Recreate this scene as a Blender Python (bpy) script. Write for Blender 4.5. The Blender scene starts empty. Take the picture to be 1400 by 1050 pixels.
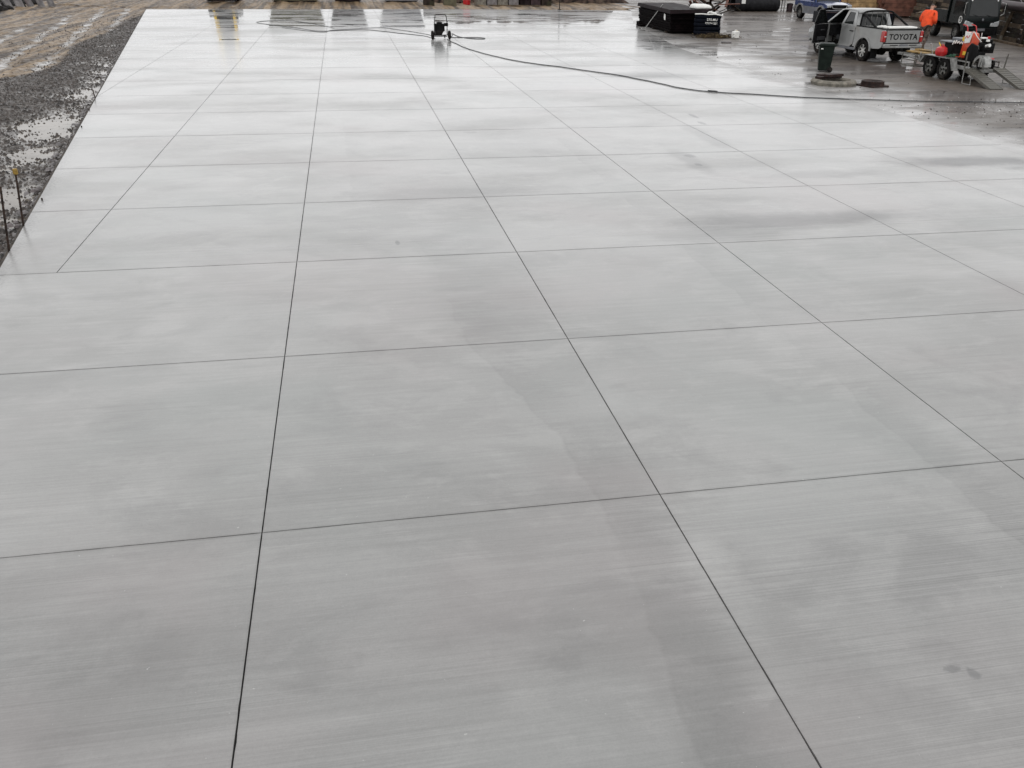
import bpy, math, random
from mathutils import Vector, Matrix, noise
random.seed(7)
R = math.radians
scn = bpy.context.scene
COL = scn.collection

# ------------------------------------------------------------------ camera
cam_d = bpy.data.cameras.new('camera')
cam = bpy.data.objects.new('camera', cam_d); COL.objects.link(cam)
rt = Vector((0.98340407, -0.18088836, 0.01399417)); up = Vector((0.07033817, 0.4512206, 0.88963617)); fw = Vector((0.16723929, 0.87388751, -0.45645553))
m = Matrix((rt, up, -fw)).transposed().to_4x4(); m.translation = Vector((0.8284, -5.15311, 3.75128))
cam.matrix_world = m
cam_d.sensor_width = 36; cam_d.lens = 1154.47 / 1400 * 36
cam_d.clip_start = 0.1; cam_d.clip_end = 3000
scn.camera = cam

# ------------------------------------------------------------------ world, overcast
SUN_EL, SUN_AZ = R(58), R(200)
w = bpy.data.worlds.new("World"); scn.world = w; w.use_nodes = True
nt = w.node_tree; nt.nodes.clear()
out = nt.nodes.new('ShaderNodeOutputWorld'); bg = nt.nodes.new('ShaderNodeBackground'); bg.inputs[1].default_value = 0.094
sky = nt.nodes.new('ShaderNodeTexSky'); sky.sky_type = 'NISHITA'; sky.sun_disc = False
sky.sun_elevation = SUN_EL; sky.sun_rotation = SUN_AZ; sky.dust_density = 3.0
hs = nt.nodes.new('ShaderNodeHueSaturation'); hs.inputs['Saturation'].default_value = 0.10
mx = nt.nodes.new('ShaderNodeMix'); mx.data_type = 'RGBA'; mx.inputs['Factor'].default_value = 0.72
tc = nt.nodes.new('ShaderNodeTexCoord'); mp = nt.nodes.new('ShaderNodeMapping'); mp.inputs['Scale'].default_value = (1, 1, 3)
cn = nt.nodes.new('ShaderNodeTexNoise'); cn.inputs['Scale'].default_value = 1.6; cn.inputs['Detail'].default_value = 5
cr = nt.nodes.new('ShaderNodeValToRGB')
cr.color_ramp.elements[0].position = 0.3; cr.color_ramp.elements[0].color = (8.75, 8.8, 8.98, 1)
cr.color_ramp.elements[1].position = 0.7; cr.color_ramp.elements[1].color = (11.62, 11.6, 11.66, 1)
L = nt.links.new
L(tc.outputs['Generated'], mp.inputs[0]); L(mp.outputs[0], cn.inputs['Vector']); L(cn.outputs[0], cr.inputs[0])
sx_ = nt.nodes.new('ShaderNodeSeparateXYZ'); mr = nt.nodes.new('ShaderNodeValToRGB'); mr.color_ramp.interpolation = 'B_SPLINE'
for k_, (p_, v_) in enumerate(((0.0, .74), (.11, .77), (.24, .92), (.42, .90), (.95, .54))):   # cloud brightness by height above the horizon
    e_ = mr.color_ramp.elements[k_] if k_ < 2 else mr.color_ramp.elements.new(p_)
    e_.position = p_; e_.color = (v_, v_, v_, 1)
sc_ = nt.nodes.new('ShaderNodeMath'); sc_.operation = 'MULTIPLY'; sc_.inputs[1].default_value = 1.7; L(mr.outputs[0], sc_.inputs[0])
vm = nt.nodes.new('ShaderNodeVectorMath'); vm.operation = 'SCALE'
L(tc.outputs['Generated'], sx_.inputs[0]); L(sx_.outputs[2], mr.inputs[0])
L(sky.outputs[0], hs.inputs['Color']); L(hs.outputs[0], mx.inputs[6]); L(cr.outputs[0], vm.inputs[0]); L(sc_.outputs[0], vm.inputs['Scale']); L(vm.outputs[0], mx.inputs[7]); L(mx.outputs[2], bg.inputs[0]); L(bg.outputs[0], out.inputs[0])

sd = bpy.data.lights.new('sun', 'SUN'); sd.energy = 0.6; sd.angle = R(25); sd.color = (1, 0.97, 0.93)
so = bpy.data.objects.new('sun', sd); COL.objects.link(so)
sdir = Vector((math.sin(SUN_AZ) * math.cos(SUN_EL), math.cos(SUN_AZ) * math.cos(SUN_EL), math.sin(SUN_EL)))
so.rotation_euler = sdir.to_track_quat('Z', 'Y').to_euler(); so.location = (0, 0, 40)
vs = scn.view_settings; vs.view_transform = 'Standard'; vs.look = 'None'; vs.exposure = 0.0; vs.gamma = 1; vs.use_curve_mapping = False
scn.render.engine = 'CYCLES'

# ------------------------------------------------------------------ mesh helpers
class MB:
    def __init__(s): s.v = []; s.f = []; s.M = Matrix.Identity(4)
    def at(s, loc=(0, 0, 0), rot=(0, 0, 0)):
        s.M = Matrix.Translation(loc) @ Matrix.Rotation(rot[2], 4, 'Z') @ Matrix.Rotation(rot[1], 4, 'Y') @ Matrix.Rotation(rot[0], 4, 'X'); return s
    def add(s, vs, fs):
        o = len(s.v); s.v += [s.M @ Vector(p) for p in vs]; s.f += [tuple(i + o for i in f) for f in fs]; return s
    def box(s, x0, x1, y0, y1, z0, z1):
        return s.add([(x0, y0, z0), (x1, y0, z0), (x1, y1, z0), (x0, y1, z0), (x0, y0, z1), (x1, y0, z1), (x1, y1, z1), (x0, y1, z1)],
                     [(0, 3, 2, 1), (4, 5, 6, 7), (0, 1, 5, 4), (1, 2, 6, 5), (2, 3, 7, 6), (3, 0, 4, 7)])
    def prism(s, pts, a, b, ax='y'):
        n = len(pts)
        P = {'y': lambda p, t: (p[0], t, p[1]), 'x': lambda p, t: (t, p[0], p[1]), 'z': lambda p, t: (p[0], p[1], t)}[ax]
        vs = [P(p, a) for p in pts] + [P(p, b) for p in pts]
        return s.add(vs, [tuple(range(n))[::-1], tuple(range(n, 2 * n))] + [(i, (i + 1) % n, n + (i + 1) % n, n + i) for i in range(n)])
    def sheet(s, pts, yf, t, side=1):
        """polygon in x,z whose y follows yf(z); thickness t inward"""
        n = len(pts)
        vs = [(p[0], side * yf(p[1]), p[1]) for p in pts] + [(p[0], side * (yf(p[1]) - t), p[1]) for p in pts]
        return s.add(vs, [tuple(range(n)), tuple(range(n, 2 * n))[::-1]] + [(i, n + i, n + (i + 1) % n, (i + 1) % n) for i in range(n)])
    def ring(s, outer, inner, yf, t, side=1):
        n = len(outer)
        for i in range(n):
            j = (i + 1) % n
            s.sheet([outer[i], outer[j], inner[j], inner[i]], yf, t, side)
        return s
    def cyl(s, p0, p1, r0, r1=None, n=12, caps=True):
        r1 = r0 if r1 is None else r1
        p0, p1 = Vector(p0), Vector(p1); d = (p1 - p0).normalized()
        a = d.orthogonal().normalized(); b = d.cross(a)
        vs = []
        for p, r in ((p0, r0), (p1, r1)):
            for i in range(n):
                t = 2 * math.pi * i / n; vs.append(p + (a * math.cos(t) + b * math.sin(t)) * r)
        fs = [(i, (i + 1) % n, n + (i + 1) % n, n + i) for i in range(n)]
        if caps: fs += [tuple(range(n))[::-1], tuple(range(n, 2 * n))]
        return s.add(vs, fs)
    def tube(s, pts, r, n=8, closed=False):
        pts = [Vector(p) for p in pts]; m_ = len(pts); vs = []; a = None
        for i, p in enumerate(pts):
            if closed: d = pts[(i + 1) % m_] - pts[i - 1]
            else: d = pts[min(i + 1, m_ - 1)] - pts[max(i - 1, 0)]
            d.normalize()
            if a is None: a = d.orthogonal().normalized()
            a = (a - d * a.dot(d)).normalized(); b = d.cross(a)
            rr = r[i] if isinstance(r, (list, tuple)) else r
            for k in range(n):
                t = 2 * math.pi * k / n; vs.append(p + (a * math.cos(t) + b * math.sin(t)) * rr)
        fs = []
        for i in range(m_ if closed else m_ - 1):
            j = (i + 1) % m_
            fs += [(i * n + k, i * n + (k + 1) % n, j * n + (k + 1) % n, j * n + k) for k in range(n)]
        if not closed: fs += [tuple(range(n))[::-1], tuple((m_ - 1) * n + k for k in range(n))]
        return s.add(vs, fs)
    def lathe(s, prof, n=24, c=(0, 0, 0), ax='z'):
        """prof: (radius, height) list; closed top/bottom if radius 0"""
        vs = []; c = Vector(c)
        for r, h in prof:
            for k in range(n):
                t = 2 * math.pi * k / n; x, y = r * math.cos(t), r * math.sin(t)
                vs.append(c + Vector({'z': (x, y, h), 'y': (x, h, y), 'x': (h, x, y)}[ax]))
        fs = [(i * n + k, i * n + (k + 1) % n, (i + 1) * n + (k + 1) % n, (i + 1) * n + k) for i in range(len(prof) - 1) for k in range(n)]
        return s.add(vs, fs)
    def loft(s, secs):
        n = len(secs[0]); vs = [p for q in secs for p in q]
        fs = [(i * n + k, i * n + (k + 1) % n, (i + 1) * n + (k + 1) % n, (i + 1) * n + k) for i in range(len(secs) - 1) for k in range(n)]
        fs += [tuple(range(n))[::-1], tuple((len(secs) - 1) * n + k for k in range(n))]
        return s.add(vs, fs)
    def obj(s, name, mat, parent=None, bevel=0, smooth=False, label=None, loc=None):
        me = bpy.data.meshes.new(name); me.from_pydata(s.v, [], s.f); me.update()
        import bmesh
        bm = bmesh.new(); bm.from_mesh(me); bmesh.ops.recalc_face_normals(bm, faces=bm.faces)
        bm.to_mesh(me); bm.free()
        if mat: me.materials.append(mat)
        o = bpy.data.objects.new(name, me); COL.objects.link(o)
        if parent: o.parent = parent
        if loc: o.location = loc
        if bevel:
            b = o.modifiers.new('b', 'BEVEL'); b.width = bevel; b.segments = 2; b.limit_method = 'ANGLE'; b.angle_limit = R(35)
        if smooth or bevel:
            me.polygons.foreach_set('use_smooth', [True] * len(me.polygons))
            if hasattr(me, 'set_sharp_from_angle'): me.set_sharp_from_angle(angle=R(35))
        if label: o['label'] = label
        return o

def thing(name, label, cat, loc=(0, 0, 0), rz=0, group=None):
    o = bpy.data.objects.new(name, None); COL.objects.link(o)
    o.empty_display_size = 0.3; o.location = loc; o.rotation_euler = (0, 0, rz)
    return tag(o, label, cat, group)
def tag(o, label, cat, group=None, kind=None):
    o['label'] = label; o['category'] = cat
    if group: o['group'] = group
    if kind: o['kind'] = kind
    return o
def copy_tree(o, parent=None):
    c = o.copy(); COL.objects.link(c); c.parent = parent
    for ch in o.children: copy_tree(ch, c)
    return c
def text(name, body, size, mat, parent, mtx, bold=0.0, depth=0.003, sx=1.0, shear=0.0):
    cu = bpy.data.curves.new(name, 'FONT'); cu.body = body; cu.size = size; cu.align_x = 'CENTER'; cu.align_y = 'CENTER'
    cu.extrude = depth; cu.offset = bold; cu.shear = shear; cu.space_character = 1.08
    t = bpy.data.objects.new('tmp', cu); COL.objects.link(t)
    bpy.context.view_layer.update()
    me = bpy.data.meshes.new_from_object(t.evaluated_get(bpy.context.evaluated_depsgraph_get()))
    bpy.data.objects.remove(t)
    me.transform(mtx @ Matrix.Diagonal((sx, 1, 1, 1)))
    me.materials.clear(); me.materials.append(mat); me.name = name
    o = bpy.data.objects.new(name, me); COL.objects.link(o); o.parent = parent
    return o

def spline(pts, k=10):
    P = [Vector(p) for p in pts]; P = [2 * P[0] - P[1]] + P + [2 * P[-1] - P[-2]]; o = []
    for i in range(1, len(P) - 2):
        for j in range(k):
            t = j / k; a, b, c, d = P[i - 1], P[i], P[i + 1], P[i + 2]
            o.append(0.5 * ((2 * b) + (c - a) * t + (2 * a - 5 * b + 4 * c - d) * t * t + (3 * b - a - 3 * c + d) * t ** 3))
    o.append(P[-2]); return o

# ------------------------------------------------------------------ material helpers
class NG:
    def __init__(s, name):
        s.m = bpy.data.materials.new(name); s.m.use_nodes = True; s.t = s.m.node_tree
        s.b = s.t.nodes['Principled BSDF']
    def n(s, ty, **kw):
        x = s.t.nodes.new('ShaderNode' + ty)
        for k, v in kw.items(): setattr(x, k, v)
        return x
    def l(s, a, b):
        s.t.links.new(a, b)
    def pos(s):
        g = s.n('NewGeometry'); return g.outputs['Position']
    def obj(s):
        g = s.n('TexCoord'); return g.outputs['Object']
    def map(s, v, scale=(1, 1, 1), loc=(0, 0, 0), rot=(0, 0, 0)):
        x = s.n('Mapping'); x.inputs['Scale'].default_value = scale; x.inputs['Location'].default_value = loc; x.inputs['Rotation'].default_value = rot
        s.l(v, x.inputs[0]); return x.outputs[0]
    def noise(s, v, sc, det=4, rough=.55, dist=0):
        x = s.n('TexNoise'); x.inputs['Scale'].default_value = sc; x.inputs['Detail'].default_value = det; x.inputs['Roughness'].default_value = rough; x.inputs['Distortion'].default_value = dist
        s.l(v, x.inputs['Vector']); return x.outputs[0]
    def math(s, op, a, b=None, c=None, clamp=False):
        x = s.n('Math', operation=op); x.use_clamp = clamp
        for i, q in enumerate((a, b, c)):
            if q is None: continue
            if isinstance(q, (int, float)): x.inputs[i].default_value = q
            else: s.l(q, x.inputs[i])
        return x.outputs[0]
    def rng(s, v, a, b, c=0., d=1., smooth=True):
        x = s.n('MapRange'); x.interpolation_type = 'SMOOTHSTEP' if smooth else 'LINEAR'
        s.l(v, x.inputs[0])
        for i, q in enumerate((a, b, c, d)): x.inputs[i + 1].default_value = q
        return x.outputs[0]
    def mix(s, f, a, b, blend='MIX'):
        x = s.n('Mix', data_type='RGBA', blend_type=blend)
        for i, q in ((0, f), (6, a), (7, b)):
            if isinstance(q, (int, float)): x.inputs[i].default_value = q
            elif isinstance(q, tuple): x.inputs[i].default_value = q + (1,) if len(q) == 3 else q
            else: s.l(q, x.inputs[i])
        return x.outputs[2]
    def bump(s, h, st, d):
        x = s.n('Bump'); x.inputs['Strength'].default_value = st; x.inputs['Distance'].default_value = d
        s.l(h, x.inputs['Height']); s.l(x.outputs[0], s.b.inputs['Normal']); return x
    def set(s, **kw):
        for k, v in kw.items():
            i = s.b.inputs[k.replace('_', ' ')]
            if isinstance(v, (int, float)): i.default_value = v
            elif isinstance(v, tuple): i.default_value = v + (1,)
            else: s.l(v, i)
        return s

def mat(name, col, rough=.5, metal=0., var=.18, sc=9., coat=0., bump=0., dirt=None, spec=.28):
    g = NG(name); p = g.obj()
    n1 = g.noise(p, sc, 5, .6)
    c2 = tuple(max(0, c * (1 - var * 2)) for c in col); c3 = tuple(c * (1 + var) for c in col)
    c = g.mix(g.rng(n1, .3, .7), c2, c3)
    if dirt:
        n2 = g.noise(p, sc * .4, 6, .65)
        c = g.mix(g.rng(n2, .5, .72), c, dirt)
    g.set(Base_Color=c, Metallic=metal, Roughness=g.rng(n1, .2, .8, rough * .8, min(1, rough * 1.2)), Coat_Weight=coat, Coat_Roughness=.08, Specular_IOR_Level=spec)
    if bump: g.bump(g.noise(p, sc * 4, 4, .6), bump, .01)
    return g.m

M = dict(
    silver=mat('silver_paint', (.325, .33, .325), .34, .55, .05, 3, coat=.5, dirt=(.29, .275, .255)),
    white=mat('white_plastic', (.78, .78, .75), .4, 0, .05, 4),
    black=mat('black_plastic', (.010, .010, .0105), .5, 0, .3, 8, spec=.07),
    rubber=mat('tyre_rubber', (.014, .013, .013), .7, 0, .3, 12, spec=.06, dirt=(.045, .038, .032)),
    alloy=mat('alloy_rim', (.62, .62, .6), .3, .7, .1, 9),
    steelrim=mat('steel_rim', (.22, .22, .21), .42, .6, .3, 14, dirt=(.12, .1, .08)),
    chassis=mat('chassis_grime', (.018, .0165, .0155), .6, 0, .4, 9, spec=.1),
    glass=mat('dark_glass', (.016, .018, .018), .06, 0, .1, 3, spec=.4),
    interior=mat('black_trim', (.012, .012, .013), .55, 0, .3, 10, spec=.1),
    seat=mat('grey_seat_cloth', (.05, .052, .055), .85, 0, .2, 20),
    redlens=mat('red_lens', (.38, .012, .01), .12, 0, .15, 20, coat=1),
    clear=mat('lamp_lens', (.55, .57, .58), .1, .3, .2, 25, coat=1),
    bluepaint=mat('blue_paint', (.035, .062, .17), .28, .3, .1, 3, coat=1),
    greyclad=mat('grey_cladding', (.17, .175, .19), .45, .2, .1, 5, dirt=(.11, .1, .09)),
    greenblack=mat('bottle_green_paint', (.004, .007, .007), .3, 0, .2, 4, dirt=(.010, .011, .010), spec=.3),
    navy=mat('navy_wrap', (.004, .0055, .010), .5, 0, .3, 6, spec=.06, bump=.3),
    blackply=mat('black_ply', (.0045, .003, .0033), .75, 0, .4, 5, spec=.035, dirt=(.007, .0045, .0045)),
    maroonply=mat('maroon_ply', (.013, .008, .009), .6, 0, .4, 2, dirt=(.026, .018, .020), spec=.09),
    soil=mat('dark_soil', (.055, .038, .030), .85, 0, .5, 3, bump=.6, dirt=(.10, .075, .055), spec=.15),
    stone=mat('wet_stones', (.060, .050, .044), .5, 0, .5, 5, dirt=(.17, .16, .15), spec=.3),
    bin=mat('bin_green', (.009, .014, .011), .5, 0, .2, 5, dirt=(.018, .023, .019), spec=.12),
    concrete=mat('old_concrete', (.20, .185, .155), .75, 0, .25, 6, bump=.4, dirt=(.13, .11, .09)),
    greyblock=mat('grey_block', (.2, .19, .19), .75, 0, .25, 3, bump=.4, dirt=(.11, .09, .09)),
    iron=mat('rusty_iron', (.035, .02, .017), .6, .3, .4, 9, bump=.4, dirt=(.06, .03, .02)),
    galv=mat('galvanised_steel', (.34, .34, .33), .42, .6, .2, 8, dirt=(.2, .18, .15)),
    ramp=mat('ramp_steel', (.13, .125, .11), .5, .3, .12, 10, dirt=(.13, .12, .1)),
    redcan=mat('red_can', (.5, .02, .022), .35, 0, .15, 6, coat=.4),
    orange=mat('orange_paint', (.50, .055, .014), .38, 0, .12, 8, coat=.4, dirt=(.42, .07, .03)),
    hivis=mat('hivis_orange', (.90, .10, .03), .75, 0, .12, 5, bump=.2),
    yellow=mat('yellow_paint', (.72, .47, .05), .4, 0, .12, 6), ochre=mat('ochre_board', (.30, .19, .06), .6, 0, .5, 3, dirt=(.12, .08, .04)),
    timber=mat('sawn_timber', (.38, .25, .12), .7, 0, .25, 3, dirt=(.22, .13, .07)),
    redtimber=mat('treated_timber', (.15, .065, .045), .7, 0, .25, 3, dirt=(.09, .045, .035)),
    formtimber=mat('form_timber', (.055, .045, .036), .8, 0, .4, 4, bump=.4, dirt=(.12, .11, .10)),
    browntimber=mat('weathered_timber', (.11, .08, .052), .78, 0, .3, 4, bump=.4, dirt=(.07, .05, .035)),
    darktimber=mat('wet_dark_timber', (.030, .022, .018), .6, 0, .35, 4, spec=.1, bump=.5, dirt=(.05, .05, .028)),
    pipe=mat('black_pipe', (.018, .018, .02), .4, 0, .2, 4, spec=.1),
    maroonpipe=mat('maroon_steel', (.045, .028, .031), .45, .2, .25, 4),
    stake=mat('rusty_rod', (.05, .032, .024), .7, .3, .4, 12, bump=.3),
    ycap=mat('yellow_cap', (.36, .23, .05), .45, 0, .2, 20),
    hose=mat('dark_hose', (.055, .058, .06), .45, 0, .2, 2),
    skin=mat('skin', (.45, .27, .2), .55, 0, .1, 10),
    hair=mat('grey_hair', (.13, .11, .10), .8, 0, .3, 30),
    camo=mat('mottled_trousers', (.10, .075, .062), .8, 0, .75, 9),
    boots=mat('muddy_boots', (.09, .07, .05), .8, 0, .3, 12),
    olive=mat('olive_paint', (.11, .105, .065), .5, 0, .2, 3, dirt=(.07, .05, .035)),
    foliage=mat('pale_leaves', (.42, .44, .32), .6, 0, .2, 9),
    straw=mat('straw_bits', (.05, .033, .018), .8, 0, .9, 12, dirt=(.35, .27, .12)),
    mirror=mat('dull_metal', (.3, .3, .3), .3, .8, .1, 10),
)
g = NG('lamp_glow'); g.set(Base_Color=(1., .95, .8), Emission_Color=(1., .9, .55), Emission_Strength=6.0); M['lamp'] = g.m
g = NG('window_glass'); g.set(Base_Color=(.55, .6, .6), Roughness=.02, Transmission_Weight=.85, IOR=1.05, Coat_Weight=1.0, Coat_Roughness=.02); M['clearglass'] = g.m

def slab_material():
    g = NG('fresh_wet_concrete'); p = g.pos()
    sp = g.n('SeparateXYZ'); g.l(p, sp.inputs[0]); X, Y = sp.outputs[0], sp.outputs[1]
    A = lambda a, b: g.math('ADD', a, b)
    Mu = lambda a, b: g.math('MULTIPLY', a, b)
    Su = lambda a, b: g.math('SUBTRACT', a, b)
    fib = g.noise(g.map(p, (2.2, 34, 1), rot=(0, 0, R(-1.0))), 1.0, 6, .72)               # brushed fibres
    fib2 = g.noise(g.map(p, (.28, 85, 1), rot=(0, 0, R(-.9))), 1.0, 5, .75)               # long broom lines
    fib3 = g.noise(g.map(p, (.7, 16, 1), (3, 0, 0), rot=(0, 0, R(.5))), 1.0, 6, .7)
    fine = g.noise(p, 70, 4, .8); grit = g.noise(p, 23, 6, .75)
    def blotch(sx, sy, off, a, b, fa=.22, det=6):
        n = g.noise(g.map(p, (sx, sy, 1), off), 1.0, det, .62, .5)
        return g.rng(A(n, Mu(Su(A(fib, Mu(fib3, .6)), .8), fa)), a, b)
    # tone of the curing concrete: patches with ragged brushed edges
    c = g.mix(blotch(.38, .5, (0, 0, 0), .38, .62, .12), (.285, .285, .278), (.330, .329, .322))
    c = g.mix(Mu(blotch(1.1, 1.7, (4, 8, 0), .50, .64), .44), c, (.372, .37, .361))
    c = g.mix(Mu(blotch(.8, 1.3, (9, 3, 0), .52, .66), .44), c, (.228, .228, .224))
    c = g.mix(Mu(blotch(2.6, 4.2, (1, 5, 0), .56, .68, .3), .28), c, (.375, .372, .365))
    oi = g.n('ObjectInfo')
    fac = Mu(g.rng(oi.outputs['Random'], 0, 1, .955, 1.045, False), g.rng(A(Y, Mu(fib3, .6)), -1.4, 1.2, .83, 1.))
    amt = g.rng(g.noise(g.map(p, (.3, .5, 1), (7, 2, 0)), 1.0, 3), .36, .66, .25, 1.)
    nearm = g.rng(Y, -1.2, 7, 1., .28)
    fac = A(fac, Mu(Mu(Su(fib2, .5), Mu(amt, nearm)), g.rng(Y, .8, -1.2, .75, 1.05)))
    fac = A(fac, Mu(Su(fib3, .5), .22)); fac = A(fac, Mu(Su(fine, .5), .30)); fac = A(fac, Mu(Su(grit, .5), .20))
    # pour-lane edges
    def lane(xc, lo, hi, width, strength, off):
        wob = Mu(Su(g.noise(g.map(p, (.4, 1.6, 1), (off, 0, 0)), 1.0, 6, .65), .5), .34)
        d = Su(Su(X, xc), wob)
        pres = Mu(g.rng(g.noise(g.map(p, (.25, .4, 1), (off, 3, 0)), 1.0, 4, .6), .36, .58), Mu(g.rng(Y, lo - 1, lo + .2), g.rng(Y, hi + 2, hi)))
        body = Mu(g.rng(d, -.02, .025), g.rng(A(d, Mu(Su(fib, .5), .8)), width, width * .35))
        line = g.rng(g.math('ABSOLUTE', d), .030, .004, 0, .5)
        return Mu(Mu(A(body, line), pres), strength)
    fc = g.n('FloatCurve'); cv = fc.mapping.curves[0]
    P_ = [(-3, 2.4), (-1.9, 2.42), (-.5, 2.52), (.7, 2.45), (1.5, 2.3), (2.3, 2.1), (3, 1.93), (5.7, 1.8), (6.3, 1.72), (7.9, 1.2), (8.6, .87), (11.4, .78), (17, .66)]
    Q_ = [((y + 3) / 20, x / 3) for y, x in P_]
    cv.points[0].location = Q_[0]; cv.points[1].location = Q_[-1]
    for q in Q_[1:-1]: cv.points.new(*q)
    fc.mapping.update(); g.l(g.math('DIVIDE', A(Y, 3.0), 20.0, clamp=True), fc.inputs['Value'])
    x1 = Mu(fc.outputs[0], 3.0)
    for L_ in (lane(x1, -4, 16, .62, .095, 1.), lane(5.38, -4, 14, .45, .12, 5.), lane(8.95, -2, 24, .5, .06, 9.), lane(12.4, 0, 26, .5, .06, 13.)):
        fac = Su(fac, L_)
    # pale slurry strip beside the second joint and the re-broomed strip at the bottom
    pale = Mu(g.rng(g.math('ABSOLUTE', Su(A(X, Mu(Su(fib3, .5), .5)), 3.03)), .26, .06), Mu(g.rng(Y, -2.5, -1.9), g.rng(Y, -.35, -.7)))
    strip = Mu(g.rng(A(Y, Mu(Su(fib3, .5), .12)), -1.70, -1.76), g.rng(A(X, Mu(Su(grit, .5), .3)), 2.35, 2.25))
    fac = A(A(fac, Mu(pale, .10)), Mu(strip, .065))
    # dirt held along the saw cuts
    def jm(c_, wn, wf):
        d = Mu(g.math('ABSOLUTE', Su(g.math('FRACT', A(g.math('DIVIDE', c_, 3.0), .5)), .5)), 3.0)
        w_ = g.rng(Y, 2, 26, wn, wf, False); return g.rng(g.math('DIVIDE', A(d, Mu(Su(grit, .5), .02)), w_), 1.0, .25)
    far_l = g.math('MAXIMUM', g.rng(X, -2.6, -2.4), g.rng(Y, 5.9, 6.1))
    jx = Mu(jm(X, .022, .045), far_l); jy = jm(Y, .030, .115)
    jn = g.rng(g.noise(g.map(p, (.9, .9, 1), (2, 2, 0)), 1.0, 5, .65), .3, .65, .25, 1.)
    fac = Su(fac, Mu(Mu(g.math('MAXIMUM', Mu(jx, .7), jy), jn), g.rng(Y, 0, 16, .16, .46, False)))
    # mud and splatter along the edges of the slab
    ed = A(A(X, 2.80), Mu(Y, .153))
    fac = Su(fac, Mu(g.rng(A(ed, Mu(Su(grit, .5), 1.0)), .20, -.02), .28))
    er = Su(g.math('MAXIMUM', 15.3, A(15.3, Mu(Su(Y, 31.8), .19))), X)
    blr = g.noise(g.map(p, (.7, 1.2, 1), (6, 6, 0)), 1.0, 6, .65)
    edr = Mu(g.rng(A(er, Mu(Su(blr, .5), 5.5)), 1.3, -.2), g.rng(Y, 13, 20))
    c = g.mix(Mu(edr, .6), c, (.15, .138, .130))
    cc = g.n('VectorMath', operation='SCALE'); g.l(c, cc.inputs[0]); g.l(fac, cc.inputs['Scale'])
    col = cc.outputs[0]
    tint = g.noise(g.map(p, (.3, .3, 1), (9, 4, 0)), 1.0, 3)
    col = g.mix(g.rng(tint, .5, .70, 0, .30), col, (.315, .280, .278))
    col = g.mix(g.rng(tint, .5, .3, 0, .26), col, (.250, .275, .266))
    col = g.mix(g.rng(fine, .735, .77, 0, .45), col, (.09, .09, .088)); col = g.mix(g.rng(g.noise(g.map(p, (1, 1, 1), (5, 5, 5)), 26, 2, .5), .755, .775, 0, .6), col, (.5, .5, .49))
    def spot(x, y, rx, ry, soft, strength, big=True):
        d = g.math('SQRT', A(g.math('POWER', g.math('DIVIDE', Su(X, x), rx), 2.), g.math('POWER', g.math('DIVIDE', Su(Y, y), ry), 2.)))
        n = A(g.noise(p, 1.3 / max(rx, ry), 5, .65), Mu(fib3, .5)) if big else A(g.noise(p, 16, 4, .7), Mu(grit, .5))
        d = A(d, Mu(Su(n, .75), 1.7 if big else 1.5))
        return g.rng(d, 1 + soft, 1 - soft, 0, strength)
    damp_refl = None
    for a in ((4.11, -2.01, .046, .030, .35, .42, False), (4.215, -2.065, .034, .044, .35, .40, False), (1.38, 6.65, .03, .10, .4, .6, False), (9.62, 16.3, .07, .35, .4, .8, False), (9.45, 15.3, .08, .22, .4, .8, False),
              (7.75, 11.7, .12, .14, .4, .75, False), (7.62, 10.9, .07, .10, .4, .7, False), (3.55, 14.7, .16, .12, .3, .3, False),
              (13.4, 10.5, 1.5, .40, .5, .62), (15.0, 9.9, 1.2, .35, .5, .62), (14.4, 8.6, 1.1, .35, .6, .5), (7.9, 6.95, 1.9, .42, .5, .42), (6.2, 6.4, 1.0, .3, .6, .28), (2.2, 9.3, 1.5, .4, .6, .22), (11.0, 24.2, 1.3, .9, .6, .5), (9.8, 9.8, 1.2, .3, .6, .25), (2.4, 4.4, .7, 1.2, .6, .16), (8.9, 13.6, .22, 1.6, .5, .22), (7.6, 11.3, .2, 1.3, .5, .25)):  # last two: dark column of a reflection painted into the slab colour
        q = spot(*a); col = g.mix(q, col, (.085, .087, .09))
        if len(a) == 6: damp_refl = q if damp_refl is None else g.math('MAXIMUM', damp_refl, q)
    # thin film of water; mirror puddles towards the far end
    wet = g.noise(g.map(p, (.16, .34, 1), (5, 5, 0)), 1.0, 6, .6, .3)
    farY = A(g.rng(Y, 12, 43, -.5, .055), g.rng(Y, 58.4, 59.6, 0, -.4))
    pst = g.noise(g.map(p, (.34, 1.5, 1), (1, 7, 0)), 1.0, 7, .68, .5)
    pm = g.rng(A(A(wet, farY), Mu(Su(pst, .5), 1.15)), .575, .625)
    col = g.mix(Mu(pm, .8), col, (.07, .07, .069))
    film = g.rng(A(wet, Mu(Su(fib3, .5), .2)), .32, .58, .56, 1.)
    filmY = g.rng(Y, -3, 7, .5, 1.08)
    g.set(Base_Color=col, Roughness=.6, Specular_IOR_Level=.35, Coat_IOR=1.48,
          Coat_Weight=g.math('MAXIMUM', Mu(Mu(Mu(film, filmY), Su(1.0, Mu(damp_refl, .55))), Su(1.0, Mu(edr, .45))), pm),
          Coat_Roughness=g.mix(pm, g.mix(g.rng(Y, 0, 25, 0, 1), (.30, .30, .30), (.15, .15, .15)), (.02, .02, .02)))
    h = A(Mu(fib2, Mu(amt, .6)), Mu(fine, .6))
    b = g.n('Bump'); b.inputs['Distance'].default_value = .004
    g.l(g.rng(Y, 0, 12, .5, .05), b.inputs['Strength']); g.l(h, b.inputs['Height']); g.l(b.outputs[0], g.b.inputs['Normal'])
    b2 = g.n('Bump'); b2.inputs['Distance'].default_value = .01; b2.inputs['Strength'].default_value = .09
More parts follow.
